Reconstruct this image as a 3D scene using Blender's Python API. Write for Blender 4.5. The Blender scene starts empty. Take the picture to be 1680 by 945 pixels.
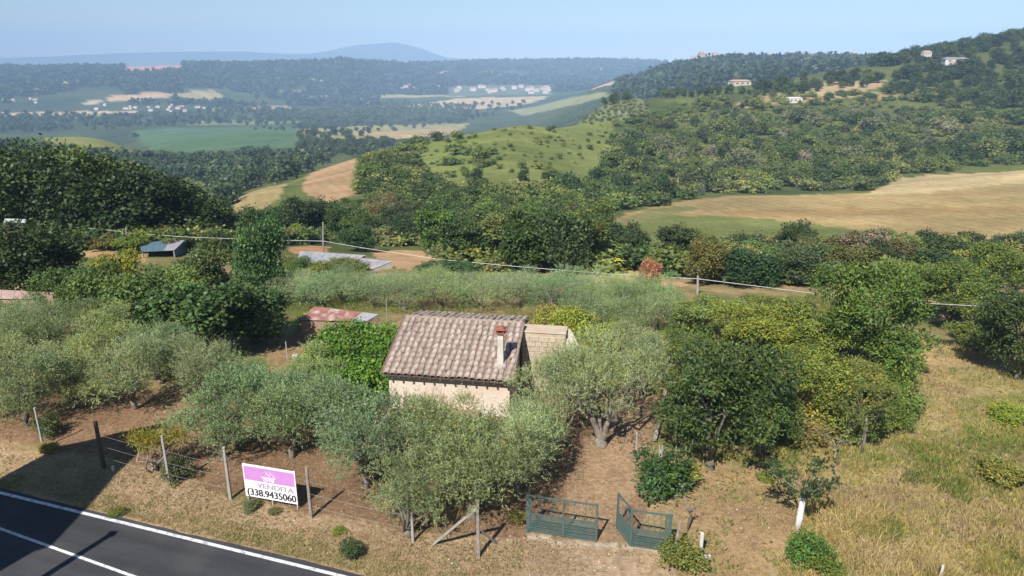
import bpy, math, random
import numpy as np
from mathutils import Vector, Matrix

random.seed(7)
rng = np.random.default_rng(7)
S = bpy.context.scene
C = S.collection

# ------------------------------------------------------------------ camera, light, exposure
CAM_Z = 16.0
PITCH = math.radians(17.7)
F = 1200.0                      # focal length in pixels of the 1680 px wide photograph
CP, SP = math.cos(PITCH), math.sin(PITCH)
cd = bpy.data.cameras.new('camera'); cam = bpy.data.objects.new('camera', cd); C.objects.link(cam)
cam.location = (0, 0, CAM_Z); cam.rotation_euler = (math.pi / 2 - PITCH, 0, 0)
cd.sensor_width = 36; cd.lens = 36 * F / 1680; cd.clip_start = 0.1; cd.clip_end = 60000
S.camera = cam

SUN_EL, SUN_AZ = 47.0, 205.0    # azimuth clockwise from +Y
W = bpy.data.worlds.new('World'); S.world = W; W.use_nodes = True
wn = W.node_tree.nodes; wl = W.node_tree.links
sky = wn.new('ShaderNodeTexSky'); sky.sky_type = 'NISHITA'; sky.sun_disc = False
sky.sun_elevation = math.radians(SUN_EL); sky.sun_rotation = math.radians(SUN_AZ)
sky.altitude = 200; sky.air_density = 1.0; sky.dust_density = 0.0; sky.ozone_density = 5.0
bg = wn['Background']; bg.inputs[1].default_value = 0.075
wl.new(sky.outputs[0], bg.inputs[0])
sd = bpy.data.lights.new('sun', 'SUN'); sun = bpy.data.objects.new('sun', sd); C.objects.link(sun)
sd.energy = 5.0; sd.angle = math.radians(0.5); sd.color = (1.0, 0.955, 0.88)
_a, _e = math.radians(SUN_AZ), math.radians(SUN_EL)
to_sun = Vector((math.sin(_a) * math.cos(_e), math.cos(_a) * math.cos(_e), math.sin(_e)))
sun.rotation_euler = (-to_sun).to_track_quat('-Z', 'Y').to_euler(); sun.location = to_sun * 60
S.view_settings.view_transform = 'Standard'; S.view_settings.look = 'None'
S.view_settings.exposure = 0.5; S.view_settings.gamma = 1.0
S.render.engine = 'CYCLES'
S.cycles.max_bounces = 5; S.cycles.diffuse_bounces = 2; S.cycles.glossy_bounces = 1
S.cycles.transmission_bounces = 3; S.cycles.volume_bounces = 1; S.cycles.transparent_max_bounces = 4
S.cycles.use_denoising = True
HAZE = 0.00016

# ------------------------------------------------------------------ node materials
MATS = {}
def new_mat(name):
    m = bpy.data.materials.new(name); m.use_nodes = True
    MATS[name] = m
    return m, m.node_tree.nodes, m.node_tree.links, m.node_tree.nodes['Principled BSDF']

def N(nodes, kind, **kw):
    n = nodes.new(kind)
    for k, v in kw.items():
        if k.startswith('i_'):
            n.inputs[int(k[2:])].default_value = v
        else:
            setattr(n, k, v)
    return n

def noise(nodes, links, co, scale, detail=4.0, rough=0.6):
    n = nodes.new('ShaderNodeTexNoise'); n.inputs['Scale'].default_value = scale
    n.inputs['Detail'].default_value = detail; n.inputs['Roughness'].default_value = rough
    links.new(co, n.inputs['Vector'])
    return n.outputs['Fac']

def ramp(nodes, links, fac, stops):
    r = nodes.new('ShaderNodeValToRGB'); links.new(fac, r.inputs[0])
    e = r.color_ramp.elements
    while len(e) < len(stops): e.new(0.5)
    for el, (p, c) in zip(e, stops):
        el.position = p; el.color = (c[0], c[1], c[2], 1) if hasattr(c, '__len__') else (c, c, c, 1)
    return r.outputs[0]

def mix(nodes, links, a, b, fac, mode='MIX'):
    m = nodes.new('ShaderNodeMix'); m.data_type = 'RGBA'; m.blend_type = mode
    ins = [m.inputs[0], m.inputs[6], m.inputs[7]]
    for i, v in zip(ins, (fac, a, b)):
        if hasattr(v, 'is_linked'): links.new(v, i)
        elif hasattr(v, '__len__'): i.default_value = (v[0], v[1], v[2], 1)
        else: i.default_value = v
    return m.outputs[2]

def bump(nodes, links, bsdf, h, strength, dist):
    b = nodes.new('ShaderNodeBump'); b.inputs['Strength'].default_value = strength
    b.inputs['Distance'].default_value = dist; links.new(h, b.inputs['Height'])
    links.new(b.outputs[0], bsdf.inputs['Normal'])

def plain(name, c1, c2, scale=4.0, rough=0.7, bumpd=0.004, metal=0.0, c3=None, s3=0.7, detail=6.0, rand=0.0):
    """two-tone noisy surface, with an optional third tone in large stains and a little tone change from object to object"""
    m, n, l, b = new_mat(name)
    co = n.new('ShaderNodeTexCoord').outputs['Object']
    f = noise(n, l, co, scale, detail)
    col = ramp(n, l, f, [(0.3, c1), (0.7, c2)])
    if c3:
        g = noise(n, l, co, s3, 5)
        k = ramp(n, l, g, [(0.48, 0), (0.66, 1)])
        col = mix(n, l, col, c3, k)
    if rand:
        oi = n.new('ShaderNodeObjectInfo')
        r = ramp(n, l, oi.outputs['Random'], [(0, 1 - rand), (1, 1 + rand)])
        col = mix(n, l, col, r, 1.0, 'MULTIPLY')
    l.new(col, b.inputs['Base Color'])
    b.inputs['Roughness'].default_value = rough; b.inputs['Metallic'].default_value = metal
    b.inputs['Specular IOR Level'].default_value = 0.3
    if bumpd: bump(n, l, b, f, 0.6, bumpd)
    return m

def foliage_mat(name='foliage', trans=0.18):
    m, n, l, b = new_mat(name)
    at = N(n, 'ShaderNodeAttribute', attribute_name='Col')
    oi = n.new('ShaderNodeObjectInfo')
    col = mix(n, l, at.outputs['Color'], oi.outputs['Color'], 1.0, 'MULTIPLY')
    r = ramp(n, l, oi.outputs['Random'], [(0, (0.82, 0.86, 0.8)), (0.5, (1.0, 1.0, 1.0)), (1, (1.25, 1.15, 1.05))])
    col = mix(n, l, col, r, 1.0, 'MULTIPLY')
    l.new(col, b.inputs['Base Color']); b.inputs['Roughness'].default_value = 0.5
    b.inputs['Specular IOR Level'].default_value = 0.25
    t = n.new('ShaderNodeBsdfTranslucent')
    tc = mix(n, l, col, (1.25, 1.3, 0.55), 1.0, 'MULTIPLY'); l.new(tc, t.inputs[0])
    ms = n.new('ShaderNodeMixShader'); ms.inputs[0].default_value = trans
    l.new(b.outputs[0], ms.inputs[1]); l.new(t.outputs[0], ms.inputs[2])
    l.new(ms.outputs[0], n['Material Output'].inputs[0])
    return m

FOL = foliage_mat()
def terrain_mat():
    m, n, l, b = new_mat('ground_surface')
    co = n.new('ShaderNodeTexCoord').outputs['Object']
    at = N(n, 'ShaderNodeAttribute', attribute_name='Col')
    rw = N(n, 'ShaderNodeAttribute', attribute_name='Row')
    wv = n.new('ShaderNodeTexWave'); wv.wave_type = 'BANDS'; wv.bands_direction = 'DIAGONAL'; wv.inputs['Scale'].default_value = 0.16
    wv.inputs['Distortion'].default_value = 5.0; wv.inputs['Detail'].default_value = 4.0; wv.inputs['Detail Scale'].default_value = 0.4
    mp = n.new('ShaderNodeMapping'); mp.inputs['Scale'].default_value = (1.0, 0.35, 0.0); l.new(co, mp.inputs[0]); l.new(mp.outputs[0], wv.inputs[0])
    wk = ramp(n, l, wv.outputs['Fac'], [(0.2, (0.955, 0.95, 0.94)), (0.8, (1.03, 1.03, 1.03))])
    f1 = noise(n, l, co, 5.0, 8, 0.7); f2 = noise(n, l, co, 0.5, 6, 0.65); f3 = noise(n, l, co, 0.02, 6, 0.6)
    k = ramp(n, l, f1, [(0.3, 0.62), (0.5, 1.0), (0.72, 1.4)])
    col = mix(n, l, at.outputs['Color'], k, 1.0, 'MULTIPLY')
    k = ramp(n, l, f2, [(0.3, (0.8, 0.78, 0.74)), (0.7, (1.2, 1.2, 1.16))])
    col = mix(n, l, col, k, 1.0, 'MULTIPLY')
    k = ramp(n, l, f3, [(0.3, (0.84, 0.86, 0.8)), (0.7, (1.16, 1.12, 1.1))])
    col = mix(n, l, col, k, 1.0, 'MULTIPLY')
    col = mix(n, l, col, mix(n, l, (1, 1, 1), wk, rw.outputs['Fac']), 1.0, 'MULTIPLY')
    l.new(col, b.inputs['Base Color']); b.inputs['Roughness'].default_value = 0.95
    b.inputs['Specular IOR Level'].default_value = 0.1
    bump(n, l, b, f1, 0.9, 0.09)
    return m
GROUND = terrain_mat()

# ------------------------------------------------------------------ object helpers
def tag(o, label=None, cat=None, group=None, kind=None):
    if label: o['label'] = label
    if cat: o['category'] = cat
    if group: o['group'] = group
    if kind: o['kind'] = kind
    return o

def mesh_np(name, V, Q=None, T=None, col=None, smooth=False):
    V = np.asarray(V, np.float32).reshape(-1, 3)
    me = bpy.data.meshes.new(name)
    Q = np.zeros((0, 4), np.int32) if Q is None else np.asarray(Q, np.int32).reshape(-1, 4)
    T = np.zeros((0, 3), np.int32) if T is None else np.asarray(T, np.int32).reshape(-1, 3)
    nq, nt = len(Q), len(T)
    me.vertices.add(len(V)); me.vertices.foreach_set('co', V.ravel())
    me.loops.add(nq * 4 + nt * 3); me.loops.foreach_set('vertex_index', np.concatenate([Q.ravel(), T.ravel()]))
    me.polygons.add(nq + nt)
    st = np.concatenate([np.arange(nq) * 4, nq * 4 + np.arange(nt) * 3]).astype(np.int32)
    me.polygons.foreach_set('loop_start', st)
    if smooth: me.polygons.foreach_set('use_smooth', np.ones(nq + nt, bool))
    me.update(calc_edges=True)
    if col is not None:
        a = me.attributes.new('Col', 'FLOAT_COLOR', 'POINT')
        c = np.ones((len(V), 4), np.float32); c[:, :3] = col
        a.data.foreach_set('color', c.ravel())
    me.validate()
    return me

def obj(name, me, mat=None, parent=None, loc=None):
    if mat is not None and len(me.materials) == 0: me.materials.append(mat)
    o = bpy.data.objects.new(name, me); C.objects.link(o)
    if parent: o.parent = parent
    if loc is not None: o.location = loc
    return o

def empty(name, loc=(0, 0, 0), rz=0.0, label=None, cat=None, group=None):
    o = bpy.data.objects.new(name, None); C.objects.link(o); o.empty_display_size = 0.2
    o.location = loc; o.rotation_euler = (0, 0, rz)
    return tag(o, label, cat, group)

class MB:
    """collects boxes, tubes, slabs and sheets and links them as one mesh object"""
    def __init__(s): s.v = []; s.f = []
    def add(s, vs, fs):
        k = len(s.v); s.v += [tuple(v) for v in vs]; s.f += [tuple(i + k for i in f) for f in fs]
        return s
    def box(s, c, d, rot=None):
        c = Vector(c); R = rot if rot is not None else Matrix.Identity(3)
        vs = [c + R @ Vector((x * d[0] / 2, y * d[1] / 2, z * d[2] / 2)) for x in (-1, 1) for y in (-1, 1) for z in (-1, 1)]
        return s.add(vs, [(0, 1, 3, 2), (4, 6, 7, 5), (0, 4, 5, 1), (2, 3, 7, 6), (0, 2, 6, 4), (1, 5, 7, 3)])
    def bar(s, a, b, w, h=None, wob=0.0):
        """square-section bar from a to b"""
        a, b = Vector(a), Vector(b); d = b - a; L = d.length
        R = d.to_track_quat('Z', 'Y').to_matrix()
        return s.box((a + b) / 2, (w, h or w, L), R)
    def tube(s, pts, rad, n=7, cap=True):
        pts = [Vector(p) for p in pts]
        rad = rad if hasattr(rad, '__len__') else [rad] * len(pts)
        vs, fs = [], []
        for i, p in enumerate(pts):
            d = (pts[min(i + 1, len(pts) - 1)] - pts[max(i - 1, 0)])
            R = d.to_track_quat('Z', 'Y').to_matrix()
            for k in range(n):
                a = 2 * math.pi * k / n
                vs.append(p + R @ Vector((math.cos(a) * rad[i], math.sin(a) * rad[i], 0)))
        for i in range(len(pts) - 1):
            for k in range(n):
                fs.append((i * n + k, i * n + (k + 1) % n, (i + 1) * n + (k + 1) % n, (i + 1) * n + k))
        if cap:
            fs.append(tuple(reversed(range(n)))); fs.append(tuple((len(pts) - 1) * n + k for k in range(n)))
        return s.add(vs, fs)
    def slab(s, quad, t, down=True):
        """four corners extruded by t along their normal"""
        q = [Vector(p) for p in quad]; nrm = (q[1] - q[0]).cross(q[3] - q[0]).normalized()
        if nrm.z < 0: nrm = -nrm
        lo = [p - nrm * t for p in q]
        return s.add(q + lo, [(0, 1, 2, 3), (7, 6, 5, 4), (0, 4, 5, 1), (1, 5, 6, 2), (2, 6, 7, 3), (3, 7, 4, 0)])
    def mesh(s, name, smooth=False):
        me = bpy.data.meshes.new(name); me.from_pydata([tuple(v) for v in s.v], [], s.f)
        import bmesh
        bm = bmesh.new(); bm.from_mesh(me); bmesh.ops.recalc_face_normals(bm, faces=bm.faces); bm.to_mesh(me); bm.free()
        if smooth:
            me.polygons.foreach_set('use_smooth', np.ones(len(me.polygons), bool))
        me.update(); return me
    def build(s, name, mat, parent=None, loc=None, smooth=False, bevel=0.0):
        o = obj(name, s.mesh(name, smooth), mat, parent, loc)
        if bevel:
            b = o.modifiers.new('bevel', 'BEVEL'); b.width = bevel; b.segments = 2
        return o

# ------------------------------------------------------------------ noise on the plane
def vnoise(x, y, seed=0):
    xi = np.floor(x).astype(np.int64); yi = np.floor(y).astype(np.int64)
    fx = x - xi; fy = y - yi; fx = fx * fx * (3 - 2 * fx); fy = fy * fy * (3 - 2 * fy)
    def h(a, b):
        v = (a * 374761393 + b * 668265263 + seed * 974634211) & 0x7fffffff
        v = ((v ^ (v >> 13)) * 1274126177) & 0x7fffffff
        return ((v ^ (v >> 16)) & 0xffff) / 65535.0
    return (h(xi, yi) * (1 - fx) + h(xi + 1, yi) * fx) * (1 - fy) + (h(xi, yi + 1) * (1 - fx) + h(xi + 1, yi + 1) * fx) * fy
def fbm(x, y, scale, seed=0, octv=4):
    t = 0; a = 0.5; f = 1.0 / scale; tot = 0
    for i in range(octv):
        t = t + a * vnoise(x * f + 13.7 * i, y * f - 7.3 * i, seed + i); tot += a; a *= 0.5; f *= 2.03
    return t / tot - 0.5

# ------------------------------------------------------------------ the lie of the land: height along lines of sight
def tan_dep(py):                # drop per metre of forward distance, for a photograph row
    v = (py - 472.0) / F
    return (v * CP + SP) / (CP - v * SP)
def P(Y, py): return (Y, CAM_Z - Y * tan_dep(py))
NEAR = [(1, 0), (34, 0), (45, -1), (60, -3)]
COLS = {
    -400: NEAR + [(75, -4.5), (90, -5.5), (110, -8), (150, -20), (250, -45), (400, -62), (600, -66), (800, -90), (1000, -125), (1500, -148), (2300, -150), P(3600, 114), P(3900, 113), (5000, -90), (14000, -160)],
    0: NEAR + [(75, -4.5), (90, -5.5), (110, -8), (150, -20), (250, -42), (400, -56), P(550, 232), P(640, 224), (760, -85), (1000, -122), (1500, -148), (2300, -150), P(3600, 115), P(3900, 113), (5000, -90), (14000, -160)],
    160: NEAR + [(75, -4.5), (90, -5.5), (115, -9), (160, -22), (270, -46), (400, -58), P(560, 236), P(650, 219), (760, -85), (1000, -122), (1500, -148), (2300, -150), P(3500, 112), P(3900, 109), (5000, -90), (14000, -160)],
    270: NEAR + [(75, -4.7), (90, -5.8), (120, -11), (180, -28), (300, -48), (450, -62), (600, -72), (750, -82), (1000, -98), (1400, -128), (1800, -148), (2400, -150), P(3500, 110), P(3900, 107), (5000, -90), (14000, -160)],
    430: NEAR + [(75, -5), (90, -7), (120, -13), (150, -18), P(180, 345), P(225, 308), (260, -32), (320, -41), (400, -50), (600, -66), (800, -79), (1100, -93), (1500, -128), (1800, -148), (2700, -150), P(3700, 106), P(4100, 105), (5200, -90), (14000, -160)],
    560: NEAR + [(75, -5), (90, -8), (130, -15), P(170, 330), P(200, 312), P(260, 285), P(330, 263), (400, -43), (600, -66), (800, -79), (1100, -94), (1500, -128), (1800, -148), (2900, -150), P(3900, 105), P(4300, 104), (5300, -90), (14000, -160)],
    700: NEAR + [(75, -5), (90, -9), (120, -13), (150, -17), P(180, 335), P(230, 290), P(300, 245), P(340, 226), (385, -38), (600, -69), (800, -80), (1100, -95), (1500, -130), (1800, -149), (3300, -150), P(4600, 105), P(5000, 104), (6000, -90), (14000, -160)],
    850: NEAR + [(75, -5), (90, -9), (120, -13), (150, -17), P(180, 320), P(230, 275), P(300, 225), P(360, 196), (410, -24), (500, -58), (800, -85), (1100, -102), (1500, -133), (1900, -149), (3500, -150), P(5000, 103), P(5400, 102), (6400, -90), (14000, -160)],
    1000: NEAR + [(75, -5), (95, -8), P(130, 388), P(160, 352), (190, -22), (230, -23), P(260, 290), P(320, 250), P(400, 207), P(470, 172), P(520, 158), (600, -25), (800, -55), (1100, -64), P(1500, 150), P(1900, 132), (2300, -80), (3500, -140), P(5000, 104), P(5400, 103), (6400, -90), (14000, -160)],
    1150: NEAR + [(75, -5.5), (95, -9), P(130, 402), P(190, 325), (215, -24), P(250, 300), P(320, 255), P(420, 205), P(500, 168), P(580, 150), P(620, 142), (700, -20), (1000, -32), P(1500, 112), P(1700, 99), (2000, -10), (5000, -60), (14000, -160)],
    1350: NEAR + [(75, -5.5), (95, -9), P(125, 412), P(210, 313), (235, -27), P(280, 280), P(360, 230), P(450, 185), P(540, 146), P(620, 130), P(690, 118), (760, -2), (1000, -10), P(1500, 106), P(1700, 95), (2200, -20), (5000, -60), (14000, -160)],
    1520: NEAR + [(75, -5.5), (95, -9), P(125, 414), P(228, 291), (250, -25), P(290, 270), P(370, 222), P(450, 178), P(530, 140), P(600, 112), P(670, 92), (760, 16), (1200, 5), (2200, -20), (5000, -60), (14000, -160)],
    1680: NEAR + [(75, -5.5), (95, -9), P(125, 416), P(238, 277), (260, -24), P(300, 262), P(380, 215), P(450, 170), P(520, 130), P(600, 92), P(680, 63), (760, 34), (1200, 25), (2200, -20), (5000, -60), (14000, -160)],
    2000: NEAR + [(75, -5.5), (95, -9), P(125, 420), P(240, 262), (262, -20), P(300, 245), P(380, 190), P(450, 145), P(520, 105), P(600, 62), P(680, 35), (760, 44), (1200, 30), (2200, -20), (5000, -60), (14000, -160)],
}
_px = np.arange(-420, 2040, 20.0); _ly = np.arange(0.0, 9.6, 0.02)
_tab = np.zeros((len(_px), len(_ly)))
_ck = sorted(COLS); _raw = []
for k in _ck:
    a = np.array(COLS[k], float); _raw.append(np.interp(_ly, np.log(a[:, 0]), a[:, 1]))
_raw = np.array(_raw)
for j in range(len(_ly)): _tab[:, j] = np.interp(_px, _ck, _raw[:, j])
def _blur(t, ker, axis):
    ker = np.array(ker, float); ker /= ker.sum(); r = len(ker) // 2
    pad = [(0, 0), (0, 0)]; pad[axis] = (r, r); q = np.pad(t, pad, mode='edge'); o = 0
    for i, w in enumerate(ker):
        o = o + w * (q[i:i + t.shape[0], :] if axis == 0 else q[:, i:i + t.shape[1]])
    return o
_tab = _blur(_tab, [1, 2, 3, 2, 1], 0); _tab = _blur(_tab, [1, 2, 3, 2, 1], 1)
MAXA = math.radians(50)
def H(X, Y):
    X = np.asarray(X, float); Y = np.asarray(Y, float)
    r = np.hypot(X, Y) + 1e-6; ang = np.clip(np.arctan2(X, Y), -MAXA, MAXA)
    u = np.tan(ang); Ye = np.maximum(r * np.cos(ang), 1.05); lj = np.clip(np.log(Ye) / 0.02, 0, len(_ly) - 1.001)
    j = lj.astype(int); fj = lj - j; t = np.full(X.shape, 0.2)
    for _ in range(3):
        px = 840 + F * u / (CP + t * SP)
        li = np.clip((px + 420) / 20, 0, len(_px) - 1.001); i = li.astype(int); fi = li - i
        z = (_tab[i, j] * (1 - fj) + _tab[i, j + 1] * fj) * (1 - fi) + (_tab[i + 1, j] * (1 - fj) + _tab[i + 1, j + 1] * fj) * fi
        t = (CAM_Z - z) / Ye
    d = ROADD(X, Y)
    z = z + np.clip((d - 0.3) / 2.0, 0, 1) * (0.22 * fbm(X, Y, 2.2, 3) + 0.08)
    z = z + np.clip((Ye - 60) / 120, 0, 1) * 2.0 * fbm(X, Y, 45, 11) + np.clip((Ye - 350) / 500, 0, 1) * 5.0 * fbm(X, Y, 160, 17)
    z = z + np.clip((Ye - 2300) / 800, 0, 1) * 50.0 * fbm(X, Y, 700, 23, 5)
    return z
# the road runs along RD; RN points from it to the garden
def ground0(px, py):
    t = tan_dep(py); Y = CAM_Z / t; zc = Y * (CP + t * SP); return np.array([(px - 840) / F * zc, Y])
_r0, _r1 = ground0(0, 809), ground0(540, 941)
RD = (_r1 - _r0) / np.linalg.norm(_r1 - _r0); RN = np.array([-RD[1], RD[0]])
if RN[1] < 0: RN = -RN
_c0 = ground0(0, 868); LANE = abs(float((_c0 - _r0) @ RN))
def ROADD(X, Y):                # metres beyond the asphalt's garden-side edge, negative on the road
    d = (X - _r0[0]) * RN[0] + (Y - _r0[1]) * RN[1] - 0.28
    far = -(d + 2 * LANE + 0.6)
    return np.maximum(d, far)
_YS = np.exp(np.linspace(math.log(6), math.log(12000), 1400))
def hits(px, py, ymin=0.0):
    """where the sight lines of photograph pixels first meet the land"""
    px = np.atleast_1d(np.asarray(px, float)); py = np.atleast_1d(np.asarray(py, float)); out = np.zeros((len(px), 3))
    for s in range(0, len(px), 200):
        a, b = px[s:s + 200], py[s:s + 200]; t = tan_dep(b)
        zl = CAM_Z - t[:, None] * _YS; x = ((a - 840) / F * (CP + t * SP))[:, None] * _YS
        under = (zl <= H(x, np.broadcast_to(_YS, x.shape))) & (_YS > ymin)
        k = np.where(under.any(1), under.argmax(1), len(_YS) - 1); Y = _YS[k]
        X = (a - 840) / F * (CP + t * SP) * Y
        out[s:s + 200] = np.stack([X, Y, H(X, Y)], 1)
    return out
def at(px, py, ymin=0.0): return Vector(hits([px], [py], ymin)[0])
def atz(px, py, z):
    t = float(tan_dep(py)); Y = (CAM_Z - z) / t; return Vector(((px - 840) / F * (CP + t * SP) * Y, Y, z))
def atY(px, py, Y):
    t = float(tan_dep(py)); return Vector(((px - 840) / F * (CP + t * SP) * Y, Y, CAM_Z - Y * t))
def onY(px, Y):
    z = 0.0
    for _ in range(6):
        t = (CAM_Z - z) / Y; X = (px - 840) / F * (CP + t * SP) * Y; z = float(H(np.array([X]), np.array([Y]))[0])
    return Vector((X, Y, z))
def project(X, Y, Z):
    zc = Y * CP + (CAM_Z - Z) * SP; v = ((CAM_Z - Z) * CP - Y * SP)
    zc = np.where(zc < 0.5, 0.5, zc)
    return 840 + F * X / zc, 472 + F * v / zc
def inpoly(x, y, poly):
    ins = np.zeros(x.shape, bool); n = len(poly)
    for i in range(n):
        x0, y0 = poly[i]; x1, y1 = poly[(i + 1) % n]
        if y0 == y1: continue
        c = ((y0 > y) != (y1 > y)) & (x < (x1 - x0) * (y - y0) / (y1 - y0) + x0); ins ^= c
    return ins

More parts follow.
